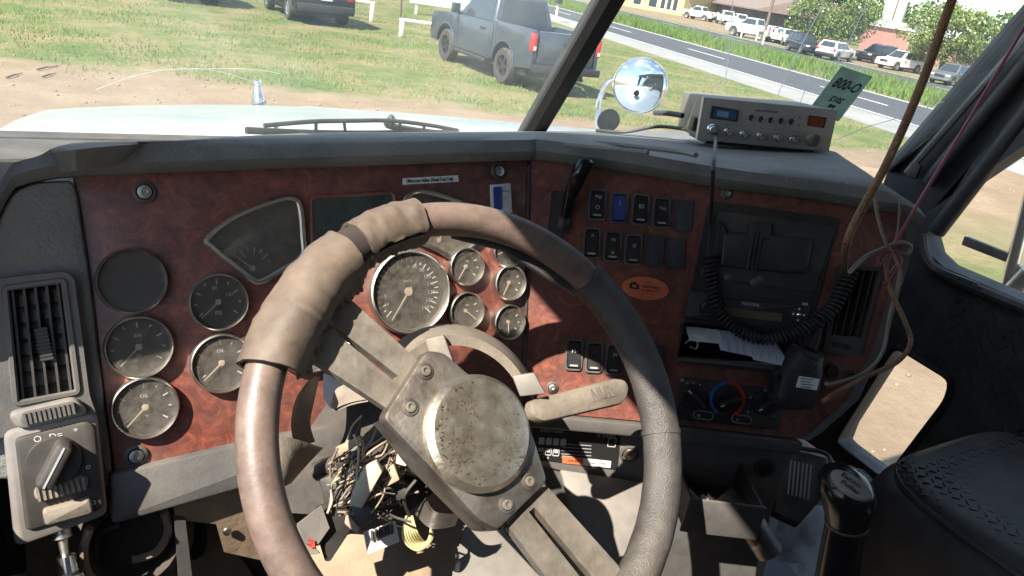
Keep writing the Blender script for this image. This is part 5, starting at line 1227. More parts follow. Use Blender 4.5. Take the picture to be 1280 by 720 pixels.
chunk(((398, 600), (420, 592), (440, 610), (438, 636), (410, 650)), .90, .02, 'wire_black')
chunk(((478, 600), (500, 604), (512, 614), (498, 628), (480, 620)), .87, .02, 'blackdust'); chunk(((500, 560), (520, 556), (524, 568), (505, 572)), .86, .014, 'wire_cream'); chunk(((418, 560), (450, 545), (455, 552), (424, 570)), .87, .008, 'wire_tan')
b = B(); b.tube([ond(395, 590, .93), ond(430, 575, .92), ond(480, 540, .92), ond(520, 515, .93)], .012, 10); b.build('loom', M['wire_black'], wh)
# switch housing box with red label, lower left
bx = thing('control_box', 'small loose control box with red print hanging below the wiring', 'control box', ond(400, 690, .9))
piece([(372, 655, .84), (402, 632, .86), (412, 660, .86), (398, 680, .85), (382, 680, .84)], 'side', M['ltgrey'], .003, par=bx)
piece([(366, 660, .845), (384, 652, .85), (396, 688, .85), (400, 692, .85), (388, 694, .85), (374, 676, .845)], 'printed_side', M['tanshroud'], .004, par=bx)
piece([(385, 673, .842), (393, 676, .845), (394, 684, .845), (388, 685, .845), (383, 680, .842)], 'print', M['red'], .0006, par=bx)
piece([(400, 632, .87), (432, 620, .89), (440, 662, .88), (413, 703, .86), (402, 668, .86)], 'front', M['black'], .02, .003, par=bx)
piece([(455, 667, .92), (495, 652, .93), (500, 678, .94), (460, 694, .92)], 'fuse_cover', M['sticker'], .006, .002, par=wh)
for k in range(6): chunk(((463+k*5, 664-k*1.8), (466+k*5, 663-k*1.8), (467+k*5, 676-k*1.8), (464+k*5, 677-k*1.8)), .917+k*.002, .002, 'black', 'fuse_leg', 0)
bent([[(532, 622, .90), (545, 640, .88), (575, 642, .90)], [(520, 640, .91), (540, 658, .88), (570, 655, .9)]], 'metal_bracket', M['steel'], par=wh)
# sheet-metal tray under the column
bent([[(380, 690, 1.02), (470, 660, 1.05), (560, 650, 1.1), (640, 660, 1.12)], [(380, 730, .98), (470, 720, 1.0), (560, 715, 1.04), (650, 720, 1.06)], [(380, 790, .95), (480, 790, .96), (560, 790, .98), (660, 790, 1.0)]], 'knee_panel', M['tan'], par=scol)
bent([[(585, 640, 1.02), (620, 640, 1.05), (670, 650, 1.08)], [(570, 690, 1.0), (620, 690, 1.02), (670, 690, 1.05)], [(560, 760, .97), (620, 760, .98), (680, 760, 1.0)]], 'grey_panel', M['ltgrey'], par=scol)

# ================================================================== CAR STEREO
st = thing('car_stereo', 'black car stereo with dull amber display in the centre insert', 'car stereo', FR.p(*FR.px(935, 400), 0))
b = B(); b.prism(FR, rnd(Rp((862, 362), (1015, 380), (1004, 414), (855, 397), off=.010), .002), .0045, .012, .002); b.build('faceplate', M['black'], st)
rs = rotp(FR, (870, 380), (1000, 395))
b = B(); b.prism(FR, Rp((900, 384), (978, 392), (977, 402), (899, 394), off=.013), .012, .0126); b.build('display', mat('amber_lcd', (.10, .085, .045), .35), st)
b = B(); b.prism(FR, Rp((892, 370), (992, 379), (992, 382), (892, 373), off=.013), .0121, .0127); b.build('disc_slot', M['ink'], st)
text('MAXXIMA', FR.atpx(938, 380.5, .0128, rs), .0075, M['white'], st, width=.028)
f = FR.atpx(997, 393, .012); b = B(); b.lathe(f, [(.0125, 0), (.012, .003), (.009, .004), (.0003, .004)], 24); kb = b.build('menu_pad', M['switch'], st)
for k in range(4):
    a = pi/2*k; B().lathe(f.at(.0085*cos(a), .0085*sin(a), .004), [(.0022, 0), (.0002, .0012)], 8).build('pad_key', M['greyprint'], kb)
B().lathe(f, [(.003, .004), (.0002, .006)], 10).build('pad_centre', M['chrome'], kb)
for x, y in ((931, 404), (943, 406), (957, 408), (970, 409)): B().box(FR.atpx(x, y, .012, rs), -.004, .004, -.0015, .0015, 0, .002).build('preset_key', M['switch'], st)
B().box(FR.atpx(1006, 380, .012, rs), -.004, .004, -.002, .002, 0, .002).build('eject_key', M['greyprint'], st)
b = B(); b.lathe(FR.atpx(884, 385, .012), [(.013, 0), (.012, .008), (.010, .010), (.0003, .010)], 24); b.build('volume_knob', M['switch'], st)

# papers in the slot
def shp(pts, off0, off1): # paper leaning out of the slot
    return [FR.p(*FR.px(x, y, o), o) for x, y, o in pts]
pp = thing('folded_paper', 'white printed paper sheet sticking out of the dash slot', 'paper', FR.p(*FR.px(940, 450), 0))
b = B(); b.sheet(shp(((893, 411, -.02), (968, 424, -.02), (981, 447, .022), (977, 456, .022), (942, 449, .02), (940, 445, .02), (901, 437, .018)), 0, 0), .0012); b.build('sheet', M['paper'], pp)
for k in range(7):
    x = 905+k*10; b = B(); q = shp(((x, 417+k*1.7, .0), (x+1.3, 417+k*1.7, .0), (x+6.6, 440+k*1.6, .0225), (x+5.3, 440+k*1.6, .0225)), 0, 0); b.sheet([p_+FR.n*.0015 for p_ in q], .0004); b.build('print_line', M['paperline'], pp)
pp2 = thing('crumpled_paper', 'crumpled grey paper wedged at the left of the dash slot', 'paper', FR.p(*FR.px(872, 420), 0))
b = B(); rg = []
for i in range(8):
    rg.append([FR.p(*FR.px(857+i*6, 408+j*4+i*.6, -.01), -.012+.02*j/4+.008*noise.noise((i*.9, j*.9, 1))) for j in range(5)])
b.loft(rg, cap=False, closed=False); b.build('sheet', M['sticker'], pp2)
b = B(); b.tube(spl([FR.p(*FR.px(x, y, .004), .004) for x, y in ((856, 430), (864, 424), (872, 428), (870, 436), (862, 433))], 5), .0014, 6); o = b.build('wire_clip', M['chromedull'], pp2)

# ================================================================== CB RADIO
FBt = topd(872, 177, .006)
RU = V((.70, -.714, 0)); RFn = V((-.70, -.60, .22))
cbx = FBt
pBL, pBR = topd(874, 174, .012), None
wdth = .186
FK0 = Fr(pBL, RU, (0, 0, 1))
# choose the width direction so that the lower right corner lands on its pixel
best = None; dB = topd(1035, 189, .012); wdth = (dB-pBL).length; KS = wdth/.186; print('radio width', wdth, pBL, dB)
for k in range(0, 100):
    a = radians(90+k*.9); u = V((sin(a), cos(a), 0))
    for dz in range(-10, 30, 2):
        q = pBL+u*wdth+V((0, 0, dz*.001)); d = q-CAM; zz = d.dot(CF); X, Y = 640+FPX*d.dot(CR)/zz, 360-FPX*d.dot(CU)/zz
        e = (X-1035)**2+(Y-189)**2
        if best is None or e < best[0]: best = (e, u+V((0, 0, dz*.001/wdth)))
RU = best[1].normalized()
FK = Fr(pBL, RU, V((0, 0, 1))+V((.02, .08, 0)))     # n faces the camera
HK = .057*KS; DKk = .20
cb = thing('cb_radio', 'silver faced radio transceiver with chrome knobs sitting on the dash', 'radio', FK.p(wdth/2, 0, -DKk/2))
b = B(); b.box(FK, 0, wdth, 0, HK, -DKk, -.004); b.build('case', M['radioside'], cb, bev=.003)
b = B(); b.box(FK, -.0015, wdth+.0015, -.0015, HK+.0015, -.003, .004); fp = b.build('faceplate', M['radio'], cb, bev=.002)
b = B(); b.box(FK, -.0055, -.002, -.001, HK+.001, -.012, .003); b.build('bracket_edge', M['radiotrim'], cb)
b = B(); b.box(FK, -.010, -.001, .012, .04, -.06, -.03); b.build('bracket_knob', M['black'], cb, bev=.003)
def kf(px, py, c=.004): return FK.atpx(px, py, c)
b = B(); q = [FK.px(x, y, .004) for x, y in ((891, 134), (921, 139), (919, 150), (889, 146))]; b.plate(FK, inset(ccw(q), -.003), [ccw(q)], .004, .008); mt_ = b.build('meter_frame', M['black'], fp); B().prism(FK, q, .0042, .0048).build('meter', M['meter'], mt_); B().prism(FK, [FK.px(x, y, .005) for x, y in ((897, 138), (911, 140), (910, 147), (896, 145))], .0048, .0052).build('meter_scale', mat('meter_blue', (.16, .30, .42), .3), mt_)
for i, (x, y) in enumerate(((939, 147), (951, 149), (963, 150), (976, 151), (989, 152))):
    f = kf(x, y); b = B(); b.prism(f, circ(.0045, 16, 0, 0, .0062), 0, .0015); tg_ = b.build('toggle_switch', M['ink'], fp); B().tube([f.p(0, 0, .001), f.p(0, -.002, .011)], [.0012, .0019], 8).build('toggle', M['chrome'], tg_)
for i, (x, y) in enumerate(((909, 165), (929, 168), (950, 170), (971, 172), (991, 174))):
    f = kf(x, y); b = B(); b.lathe(f, [(.0088, 0), (.0085, .003), (.0065, .0045), (.006, .013), (.005, .0145), (.0003, .0146)], 20); kk = b.build('control_knob', M['chrome'], fp); B().box(f, -.0006, .0006, .001, .0055, .0146, .0152).build('knob_mark', M['ink'], kk)
f = kf(889, 161); b = B(); b.lathe(f, [(.0105, 0), (.0105, .006), (.0085, .008), (.008, .018), (.0065, .020), (.0003, .020)], 24); b.build('mic_socket', M['chrome'], fp)
f = kf(1015, 174); b = B(); b.lathe(f, [(.0145, 0), (.014, .003), (.0125, .004)], 28); b.lathe(f, [(.0125, .004), (.0115, .016), (.0003, .0165)], 28); ck = b.build('channel_knob', M['radioside'], fp)
for k in (-1, 0, 1): B().box(f.at(0, 0, 0, 1.4), -.011, .011, k*.0055-.0012, k*.0055+.0012, .0162, .019).build('knob_bar', M['steel'], ck)
b = B(); q = [FK.px(x, y, .004) for x, y in ((1012, 145), (1032, 148), (1029, 159), (1010, 156))]; b.plate(FK, inset(ccw(q), -.0015), [ccw(q)], .004, .006); cw = b.build('channel_window', M['ink'], fp); B().prism(FK, q, .0042, .0048).build('channel_display', M['led'], cw)
rr = rotp(FK, (900, 140), (1030, 155))
text('Cobra 29 LTD CLASSIC', kf(958, 139), .0055, M['ink'], fp, width=.048, thick=.0001)
for (x, y, s_) in ((911, 156, 'VOL SQ'), (930, 158, 'DYNAMIKE'), (951, 160, 'RF GAIN'), (972, 162, 'DELTA TUNE'), (992, 164, 'SWR CAL')): text(s_, kf(x, y), .003, M['ink'], fp, width=.012)
for x, y in ((1000, 147), (999, 156)): B().lathe(kf(x, y), [(.0015, 0), (.0012, .001), (.0002, .0012)], 8).build('lamp', M['ink'], fp)
# radio feet on the pad and rear cable
b = B(); b.box(FK, .02, wdth-.02, -.010, -.001, -.16, -.02); b.build('mount', M['black'], cb)
b = B(); b.tube(spl([FK.p(-.012, .035, -.12), FK.p(-.035, .034, -.16), FK.p(-.06, .03, -.19)], 5), .006, 8); o = b.build('power_plug', M['black'], cb)
b = B(); b.tube(spl([FK.p(.0, .006, -.12), FK.p(-.05, .001, -.18), topd(780, 165, .01), topd(745, 163, .01)], 6), .004, 8); o = b.build('radio_lead', M['wire_black']); tag(o, 'black lead running behind the radio along the windshield base', 'cable', 'cables around the radio')
# microphone + coiled cord
mc = thing('radio_microphone', 'black hand microphone with white label hanging on the switch panel', 'microphone', FR.p(*FR.px(1000, 512), .02))
mo = rnd(Rp((1000, 432), (1031, 442), (1027, 482), (1020, 506), (1000, 514), (974, 511), (966, 498), (975, 468), off=.035), .008)
b = B(); b.prism(FR, mo, .006, .046, .014); b.build('body', M['mic'], mc)
b = B(); b.prism(FR, rnd(Rp((999, 470), (1025, 474), (1021, 488), (995, 484), off=.047), .001), .046, .0468); lb = b.build('label', M['sticker'], mc)
for k in range(4): B().box(FR.atpx(1009, 474+k*3.4, .047, rs), -.010, .009-.003*(k % 2), -.0006, .0006, 0, .0004).build('print_line', M['ink'], lb)
f = FR.atpx(1009, 504, .044); B().lathe(f, [(.010, 0), (.0095, .004), (.005, .005), (.0003, .005)], 20).build('hang_button', M['switch'], mc)
B().lathe(FR.atpx(1019, 459, .046), [(.0022, 0), (.002, .0006), (.0002, .0007)], 8).build('speaker_hole', M['ink'], mc)
b = B(); b.prism(FR, rnd(Rp((967, 470), (976, 466), (980, 500), (970, 498), off=.04), .004), .015, .038, .004); b.build('talk_key', M['switch'], mc)
strn = [FR.p(*FR.px(x, y, .03), .03) for x, y in ((1013, 436), (1019, 424), (1023, 408))]; b = B(); b.tube(spl(strn, 4), [.010-.0006*k for k in range(9)], 10); b.build('strain_relief', M['coil'], mc)
cd_ = thing('coiled_cord', 'black coiled microphone cord looping in a U below the radio', 'cord', FR.p(*FR.px(940, 420), .03))
pl0 = kf(893, 166, .022).o
str_ = [kf(889, 161, .020).o, pl0+FK.n*.012-FK.v*.004, ond(892, 205, .93), FR.p(*FR.px(889, 270, .03), .03), FR.p(*FR.px(885, 322, .03), .03)]
b = B(); b.tube(spl(str_, 8), .0028, 8); b.build('straight_lead', M['coil'], cd_)
def coil(pts, R, r, pitch, name):
    P = spl(pts, 14); L_ = [0]
    for i in range(1, len(P)): L_.append(L_[-1]+(P[i]-P[i-1]).length)
    tot = L_[-1]; turns = tot/pitch; n = int(turns*12); out = []; u = None; j = 0
    for k in range(n+1):
        s_ = tot*k/n
        while j < len(P)-2 and L_[j+1] < s_: j += 1
        t_ = (s_-L_[j])/max(1e-9, L_[j+1]-L_[j]); p = lerp(P[j], P[j+1], t_); T = (P[min(j+2, len(P)-1)]-P[max(j-1, 0)]).normalized()
        if u is None: u = T.cross(V((0, 0, 1))).normalized()
        u = (u-T*u.dot(T)).normalized(); v_ = T.cross(u); a = 2*pi*turns*k/n; out.append(p+(u*cos(a)+v_*sin(a))*R)
    b = B(); b.tube(out, r, 6); return b.build(name, M['coil'], cd_)
coil([FR.p(*FR.px(x, y, o), o) for x, y, o in ((885, 322, .022), (889, 358, .022), (901, 392, .022), (929, 417, .024), (962, 424, .028), (995, 416, .032), (1022, 402, .034))], .0072, .0026, .0066, 'coil')
coil([FR.p(*FR.px(x, y, o), o) for x, y, o in ((1022, 402, .034), (1042, 382, .03), (1055, 358, .026), (1064, 340, .022))], .0098, .0026, .0072, 'stretched_coil')

# hanging cords
def cord(name, pts, r, mt, label, cat='cord', group=None, n=8):
    b = B(); b.tube(spl(pts, n), r, 9); return tag(b.build(name, M[mt]), label, cat, group)
cord('hanging_cord', [ond(1215, -70, .80), ond(1188, 5, .83), ond(1150, 110, .87), ond(1108, 205, .91), ond(1070, 275, .95), ond(1057, 310, .975), FR.p(*FR.px(1056, 338, .02), .02)], .0052, 'wire_brown', 'thick brown cord hanging from the ceiling down to the right air vent')
cord('maroon_wire', [ond(1330, -40, .98), ond(1280, 35, 1.0), ond(1205, 160, 1.04), ond(1150, 250, 1.06), ond(1108, 322, 1.07), ond(1098, 332, 1.06), ond(1100, 318, 1.06), ond(1118, 315, 1.06), ond(1126, 326, 1.06), ond(1115, 345, 1.06), ond(1104, 356, 1.06)], .0024, 'wire_pink', 'maroon wire slanting down the passenger pillar into a knot', 'wire', 'wires on the right of the dash')
cord('grey_wire', [ond(1092, 230, 1.05), ond(1097, 270, 1.06), ond(1108, 305, 1.06), ond(1118, 320, 1.06), ond(1124, 345, 1.06), ond(1112, 395, 1.06), ond(1103, 440, 1.06), ond(1080, 466, 1.05), ond(1040, 480, 1.03), ond(1032, 478, 1.03)], .0026, 'wire_grey', 'grey wire dropping along the dash end into a loop by the sockets', 'wire', 'wires on the right of the dash')
cord('grey_wire', [ond(1106, 322, 1.065), ond(1112, 360, 1.06), ond(1130, 400, 1.05), ond(1138, 428, 1.05), ond(1122, 452, 1.05), ond(1085, 470, 1.04), ond(1050, 488, 1.03), ond(1028, 502, 1.03)], .0034, 'wire_brown', 'brown grey wire bulging furthest right of the dash end', 'wire', 'wires on the right of the dash')
cord('grey_wire', [ond(1062, 340, 1.0), ond(1080, 322, 1.05), ond(1100, 312, 1.06), ond(1125, 303, 1.06), ond(1138, 308, 1.07), ond(1134, 318, 1.07), ond(1118, 314, 1.07)], .003, 'wire_grey', 'pale grey wire ring at the knot beside the right vent', 'wire', 'wires on the right of the dash')
cord('grey_wire', [ond(1125, 250, 1.06), ond(1122, 290, 1.07), ond(1112, 320, 1.07), ond(1108, 345, 1.065), ond(1122, 330, 1.06), ond(1126, 350, 1.06), ond(1116, 372, 1.06)], .0018, 'wire_grey', 'thin grey wire curling through the knot beside the right vent', 'wire', 'wires on the right of the dash')

# green permit sticker on the windshield (read from behind)
gp = [inpaneR(1052, 83), inpaneR(1091, 96), inpaneR(1048, 152), inpaneR(1011, 137)]
gs = thing('green_permit', 'green permit sheet with reversed numerals standing behind the radio', 'permit', gp[3])
b = B(); b.sheet(gp, .001); b.build('sheet', M['green'], gs)
gu = (gp[1]-gp[0]).normalized(); gn = gu.cross(gp[0]-gp[3]).normalized()
if gn.dot(CAM-gp[0]) < 0: gn = -gn
Fg = Fr((gp[0]+gp[1]+gp[2]+gp[3])/4+gn*.0006, gu, (gp[0]-gp[3])); wg = (gp[1]-gp[0]).length; hg = (gp[0]-gp[3]).length
shx = ((gp[0]+gp[1])/2-(gp[2]+gp[3])/2).dot(Fg.u)/hg
def gt(s_, fy, size, wfrac): text(s_, Fg.at(shx*fy*hg, fy*hg), size, M['greenink'], gs, width=wg*wfrac, mirror=True, off=.0012, thick=.001)
gt('O-008', .20, hg*.30, .8); gt('2012', -.12, hg*.17, .4); gt('008', -.27, hg*.10, .22)

# ================================================================== GEAR SHIFTER, SEAT, FLOOR THINGS
GK = .93
gsf = thing('gear_shifter', 'glossy black gear shifter knob with Eaton Fuller badge', 'gear shifter', (0.02, .55, 1.15))
kc = ond(1058, 612, GK); ka = (ond(1046, 720, GK+.04)-ond(1060, 640, GK)).normalized()
gF = frn(ond(1062, 630, GK), -ka, (0, 1, 0))
gx = (CR-gF.n*CR.dot(gF.n)).normalized(); gF = Fr(gF.o, gx, gF.n.cross(gx))
b = B(); rg = []
for z, rx, ry, oy, ox in ((-.03, .0245, .024, 0, 0), (-.022, .026, .026, 0, 0), (-.005, .030, .030, .0, -.001), (.012, .0325, .036, .003, -.003), (.026, .0315, .037, .005, -.006), (.036, .026, .031, .006, -.009), (.041, .016, .02, .007, -.011), (.0425, .004, .005, .007, -.012)):
    rg.append([gF.p(ox+rx*cos(2*pi*k/28), oy+ry*sin(2*pi*k/28), z) for k in range(28)])
b.loft(rg); b.build('knob', M['gloss'], gsf, sharp=60)
b = B(); b.tube([gF.p(0, 0, -.027), gF.p(0, 0, -.0275-.002)], .0262, 28); b.build('collar', M['grey'], gsf)
b = B(); b.tube([gF.p(0, 0, -.03), gF.p(0, 0, -.10), gF.p(0, .0, -.2), gF.p(.0, .0, -.34)], [.0245, .026, .028, .03], 24); b.build('stick_boot', M['gloss'], gsf)
pm_, bad = gF.p(.006, .004, .036), None
Fb_ = frn(ond(1064, 605, GK-.048), (CAM-pm_).normalized()*.55+gF.n*.7, (0, 0, 1)); rb = rotp(Fb_, (1042, 592), (1085, 622)); Fb_ = Fb_.at(0, 0, 0, rb)
b = B(); b.prism(Fb_, circ(.0255, 32, 0, 0, .0125), -.006, 0, .0015); bg_ = b.build('badge', M['ltgrey'], gsf); text('Eaton', Fb_.at(-.003, .004), .0085, M['ink'], bg_, width=.024, thick=.0002); text('Fuller', Fb_.at(.002, -.0045), .0085, M['ink'], bg_, width=.024, thick=.0002)

seat = thing('passenger_seat', 'black vinyl passenger seat with tread plate textured cushion', 'seat', (.75, .3, 1.15))
def seatz(x, y):   # cushion top height
    e = 0
    return 1.60
# cushion: superellipse loft
b = B(); rg = []; nS = 56
SX0, SX1, SY0, SY1 = .40, 1.0, -.1, .705
def sring(k, z): 
    cx, cy, hx, hy = (SX0+SX1)/2, (SY0+SY1)/2, (SX1-SX0)/2*k, (SY1-SY0)/2-(1-k)*(SX1-SX0)/2
    o = []
    for i in range(nS):
        a = 2*pi*i/nS; c_, s_ = cos(a), sin(a); o.append(V((cx+hx*math.copysign(abs(c_)**.42, c_), cy+hy*math.copysign(abs(s_)**.42, s_), z)))
    return o
for k, z in ((.80, 1.33), (.93, 1.35), (.985, 1.40), (1.0, 1.47), (.985, 1.53), (.94, 1.57), (.88, 1.592)): rg.append(sring(k, z))
b.loft(rg); b.build('cushion_base', M['vinyl'], seat, sharp=70)
b = B(); P = rg[-1]; b.tube(P, .006, 6, closed=True); b.build('piping', M['vinyl'], seat)
b = B(); rg = []
for k, z in ((.875, 1.592), (.86, 1.606), (.80, 1.616), (.6, 1.621), (.3, 1.622), (.02, 1.622)): rg.append(sring(k, z))
b.loft(rg); b.build('cushion_top', M['vinyl'], seat, sharp=70)
b = B()
for i in range(30):
    for j in range(40):
        x = .455+i*.0185+(j % 2)*.009; y = 0+j*.0175
        dx, dy = min(x-SX0-.05, SX1-.05-x), SY1-.055-y
        if dx < 0 or dy < 0 or (dx < .05 and dy < .05 and hypot(.05-dx, .05-dy) > .05): continue
        z = 1.6195-.014*max(0, 1-min(dx, dy)/.06)**2
        b.box(Fr((x, y, z), (cos(.75 if (i+j) % 2 else -.75), sin(.75 if (i+j) % 2 else -.75), 0), (-sin(.75 if (i+j) % 2 else -.75), cos(.75 if (i+j) % 2 else -.75), 0)), -.0065, .0065, -.0011, .0011, -.004, .002)
tag(b.build('tread_pattern', M['vinyl'], seat), kind='stuff')
b = B(); b.box(WORLD, .46, .94, .0, .6, 1.155, 1.33); b.build('pedestal', M['black'], seat, bev=.01)
b = B(); b.box(Fr((.7, -.12, 1.55), (1, 0, 0), (0, -.2, 1)), -.28, .28, 0, .7, -.06, .06); b.build('backrest', M['vinyl'], seat, bev=.05, seg=3)

# book, plastic sheet, loose paper on the floor
bk = thing('dark_manual', 'dark bound manual leaning against the console base', 'book', onz(985, 640, 1.2))
def flat(pts, z0, th, name, mt, par, bev=0): b = B(); b.sheet([onz(x, y, z) for x, y, z in pts], th); return b.build(name, mt, par, bev)
flat(((978, 558, 1.36), (1035, 572, 1.36), (1030, 620, 1.30), (1000, 655, 1.27), (968, 640, 1.28)), 0, .03, 'cover', M['blackdust'], bk, .004)
for k in range(6): B().sheet([onz(988+k*5, 575+k*1.2, 1.364-.0), onz(990+k*5, 575+k*1.2, 1.364), onz(986+k*5, 618+k*1.2, 1.318), onz(984+k*5, 618+k*1.2, 1.318)], .001).build('cover_print', M['greyprint'], bk)
b = B(); b.tube(spl([onz(1000, 560, 1.375), onz(1030, 566, 1.375), onz(1038, 578, 1.37), onz(1034, 612, 1.33)], 5), .006, 7); b.build('binding', M['grey'], bk)
ps_ = thing('plastic_sheet', 'crumpled pale plastic sheet lying on the floor below the gear shifter', 'plastic sheet', onz(985, 690, 1.16))
b = B(); rg = []
for i in range(22):
    row = []
    for j in range(16):
        x = 945+i*9.5+(j*-.5); y = 628+j*9+i*.6
        p = onz(x, y, 1.18); p.z += .018*noise.noise((p.x*14, p.y*14, 2))+.012*noise.noise((p.x*40, p.y*40, 5)); row.append(p)
    rg.append(row)
b.loft(rg, cap=False, closed=False); b.build('sheet', M['poly'], ps_, sharp=25)
b = B(); b.sheet([onz(x, y, 1.21) for x, y in ((962, 700), (985, 704), (1000, 725), (955, 730))], .001); b.build('blue_patch', M['paperline'], ps_)
np_ = thing('newspaper', 'folded pale paper on the floor between the gear shifter and the seat', 'paper', onz(1090, 640, 1.2))
flat(((1065, 585, 1.24), (1085, 587, 1.24), (1104, 612, 1.22), (1104, 655, 1.2), (1085, 650, 1.2)), 0, .004, 'sheet', M['paper'], np_)
for k in range(4): flat(((1082, 600+k*9, 1.236-.008*k), (1096, 606+k*9, 1.236-.008*k), (1096, 608+k*9, 1.234-.008*k), (1082, 602+k*9, 1.234-.008*k)), 0, .0005, 'print_line', M['ink'], np_)

# ================================================================== HOOD, WIPER, FENDER MIRRORS
hood = thing('truck_hood', 'white truck hood stretching forward beyond the windshield', 'hood', (0, 2.8, 1.2))
b = B(); rg = []
for y, zc, hw_, crown, edge in ((1.46, 2.035, 1.06, .03, .04), (1.9, 1.985, 1.08, .035, .06), (2.5, 1.88, 1.1, .05, .08), (3.1, 1.765, 1.12, .07, .10), (3.6, 1.655, 1.13, .09, .12), (3.9, 1.585, 1.13, .10, .13), (4.06, 1.545, 1.12, .11, .13), (4.16, 1.46, 1.1, .11, .13), (4.2, 1.2, 1.08, .1, .1)):
    r_ = []
    for k in range(25):
        t_ = -1+2*k/24; z = zc-crown*abs(t_)**2-edge*max(0, (abs(t_)-.8)/.2)**2; r_.append(V((hw_*t_, y, z)))
    rg.append(r_)
C3 = [spl([rg[i][k] for i in range(len(rg))], 5) for k in range(25)]
b.loft([[C3[k][i] for k in range(25)] for i in range(len(C3[0]))], cap=False, closed=False); b.build('hood_shell', M['hood'], hood, sharp=60)
for sx in (-1, 1):
    b = B(); rg = []
    for y, x0, x1, z in ((1.5, 1.04, 1.1, 1.80), (2.2, 1.07, 1.16, 1.70), (2.9, 1.09, 1.22, 1.5), (3.5, 1.1, 1.24, 1.36), (4.0, 1.1, 1.22, 1.22), (4.2, 1.06, 1.15, 1.0)):
        rg.append([V((sx*x0, y, z+.06)), V((sx*lerp((x0, 0, 0), (x1, 0, 0), .6).x, y, z+.02)), V((sx*x1, y, z-.08)), V((sx*(x1+.02), y, z-.35)), V((sx*(x1), y, .8))])
    C3 = [spl([rg[i][k] for i in range(len(rg))], 5) for k in range(5)]
    b.loft([[C3[k][i] for k in range(5)] for i in range(len(C3[0]))], cap=False, closed=False); b.build('fender', M['hood'], hood, sharp=60)
b = B(); b.box(WORLD, -1.02, 1.02, 1.40, 1.62, 1.90, 1.975); b.build('cowl', M['hood'], hood, bev=.02)
b = B(); b.tube([V((-.02, 1.7, 2.0)), V((-.02, 2.5, 1.87)), V((-.01, 3.1, 1.755)), V((0, 3.6, 1.645)), V((0, 3.95, 1.56))], .012, 8); b.build('centre_crease', M['hood'], hood)
# chrome seated dog ornament
orn = thing('hood_ornament', 'small chrome seated dog ornament at the front of the hood', 'hood ornament', (0, 4.05, 1.55))
O = V((0, 4.05, 1.555)); k_ = 1.0
b = B(); b.lathe(Fr(O, (1, 0, 0), (0, 1, 0)), [(.03, 0), (.03, .012), (.024, .016), (.0003, .016)], 16); b.build('base', M['chrome'], orn)
me_ = B()
sk_ = [((0, -.035, .03), .026), ((0, -.012, .055), .026), ((0, .008, .085), .022), ((0, .018, .108), .018)]
me_.tube(spl([O+V(p) for p, r in sk_], 4), [.024, .0265, .027, .027, .026, .025, .024, .023, .022, .021, .02, .018, .015], 12)
for sx in (-1, 1):
    me_.tube([O+V((sx*.016, .012, .075)), O+V((sx*.017, .028, .045)), O+V((sx*.017, .03, .014))], [.010, .008, .009], 8)
    me_.tube([O+V((sx*.022, -.03, .035)), O+V((sx*.026, -.005, .03)), O+V((sx*.024, .012, .016))], [.014, .011, .008], 8)
me_.ell(Fr(O+V((0, .026, .118)), (1, 0, 0), (0, 1, 0)), .021, .024, .019, 14, 8); me_.ell(Fr(O+V((0, .046, .110)), (1, 0, 0), (0, 1, 0)), .014, .012, .011, 10, 6)
for sx in (-1, 1): me_.ell(Fr(O+V((sx*.017, .016, .134)), (1, 0, 0), (0, 1, 0)), .005, .004, .009, 8, 6)
me_.build('dog_figure', M['chrome'], orn)

wp = thing('wiper', 'black windshield wiper resting along the base of the left windshield', 'wiper', inpaneL(440, 165, .03))
def wl(x, y, o=.02): return inpaneL(x, y, o)
b = B(); b.tube(spl([wl(308, 163), wl(380, 166), wl(450, 167), wl(520, 166), wl(572, 166)], 5), .006, 8); b.build('blade', M['rubber'], wp)
b = B(); b.tube(spl([wl(330, 157, .03), wl(390, 152, .03), wl(440, 151, .03), wl(490, 151, .03), wl(540, 157, .03), wl(572, 163, .03)], 5), .004, 8); b.build('bow', M['wiper'], wp)
for x0, y0, x1, y1 in ((345, 156, 345, 164), (395, 152, 395, 166), (430, 151, 432, 167), (500, 152, 500, 166), (530, 156, 530, 166), (555, 160, 555, 166)): B().tube([wl(x0, y0, .03), wl(x1, y1, .02)], .003, 6).build('claw', M['wiper'], wp)
b = B(); b.tube(spl([wl(488, 150, .04), wl(490, 158, .05), wl(560, 168, .06), wl(640, 174, .05)], 5), .007, 8); b.build('arm', M['wiper'], wp)
b = B(); b.ell(Fr(wl(489, 151, .04), (1, 0, 0), (0, 1, 0)), .008, .008, .012); b.build('pivot', M['wiper'], wp)

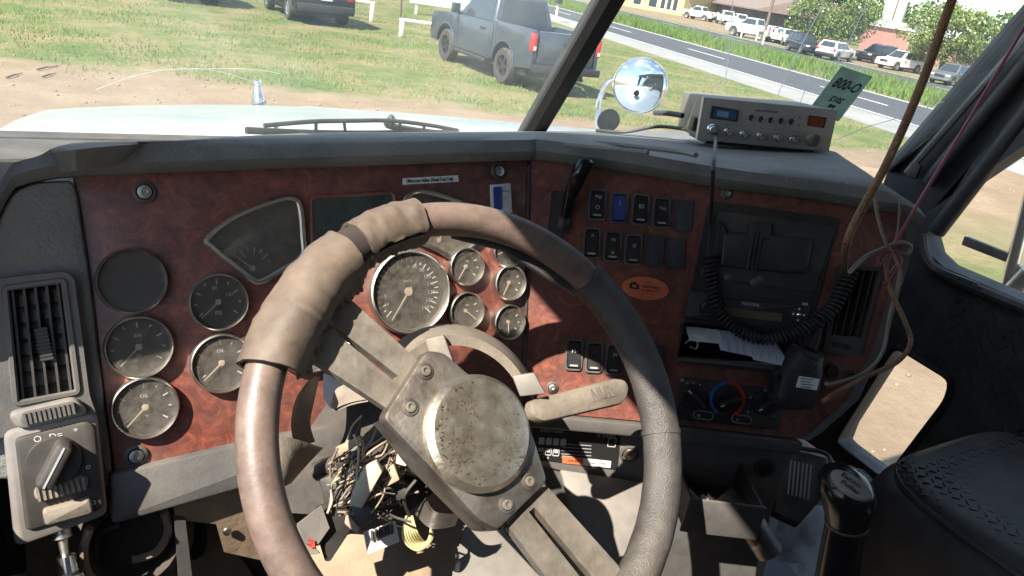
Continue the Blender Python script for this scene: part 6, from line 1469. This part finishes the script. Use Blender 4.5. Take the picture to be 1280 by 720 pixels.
fm = thing('fender_mirror', 'round convex chrome mirror on a bent stalk beyond the right windshield', 'mirror', (.95, 2.35, 1.55))
mcn = ond(800, 107, 2.95); toc = (CAM-mcn).normalized(); Fm = frn(mcn, toc+V((-.1, .05, -.05)))
rm = .108
b = B(); b.lathe(Fm, [(rm*.3, -.05), (rm*.8, -.035), (rm, -.008), (rm, .004), (rm*.965, .007), (rm*.94, .003)], 48); hs_ = b.build('housing', M['chrome'], fm)
b = B(); b.lathe(Fm, [(rm*.95, .002), (rm*.8, .011), (rm*.55, .0195), (rm*.3, .0245), (.0003, .026)], 48); b.build('mirror_face', M['mirrorglass'], fm)
b = B(); b.tube(spl([mcn-Fm.n*.045, ond(766, 100, 2.98), ond(752, 118, 2.99), ond(747, 140, 3.0), ond(748, 175, 3.02)], 6), .011, 8); b.build('stalk', M['chrome'], fm)
bm2 = thing('small_mirror', 'small black round mirror head low beside the chrome mirror stalk', 'mirror', ond(760, 165, 2.6))
F = frn(ond(760, 150, 2.7), (CAM-ond(760, 150, 2.7)).normalized()*1+V((-.5, .3, .4))); b = B(); b.lathe(F, [(.0003, .004), (.036, .003), (.042, 0), (.04, -.014), (.02, -.026), (.0003, -.03)], 28); b.build('head', mat('mirror_back', (.006, .006, .006), .8, spec=.15), bm2)
b = B(); b.tube([F.p(0, 0, -.02), ond(757, 163, 2.73), ond(752, 176, 2.76)], .007, 8); b.build('stem', M['black'], bm2)
# passenger side mirror bracket seen through the door window
mb = thing('mirror_bracket', 'chrome tube bracket with flat dark arm outside the passenger window', 'mirror bracket', onx(1262, 360, 1.3))
b = B(); b.tube([onx(1254, 380, 1.3), onx(1268, 325, 1.3), onx(1300, 200, 1.3)], .018, 12); b.build('tube', M['chrome'], mb)
b = B(); P = [onx(x, y, 1.32) for x, y in ((1205, 295), (1262, 318), (1260, 329), (1201, 306))]; b.sheet(P, .02); b.build('arm', M['black'], mb, bev=.003)
b = B(); b.tube([onx(1262, 370, 1.3), onx(1290, 340, 1.3)], .03, 12); b.build('clamp', M['chromedull'], mb)
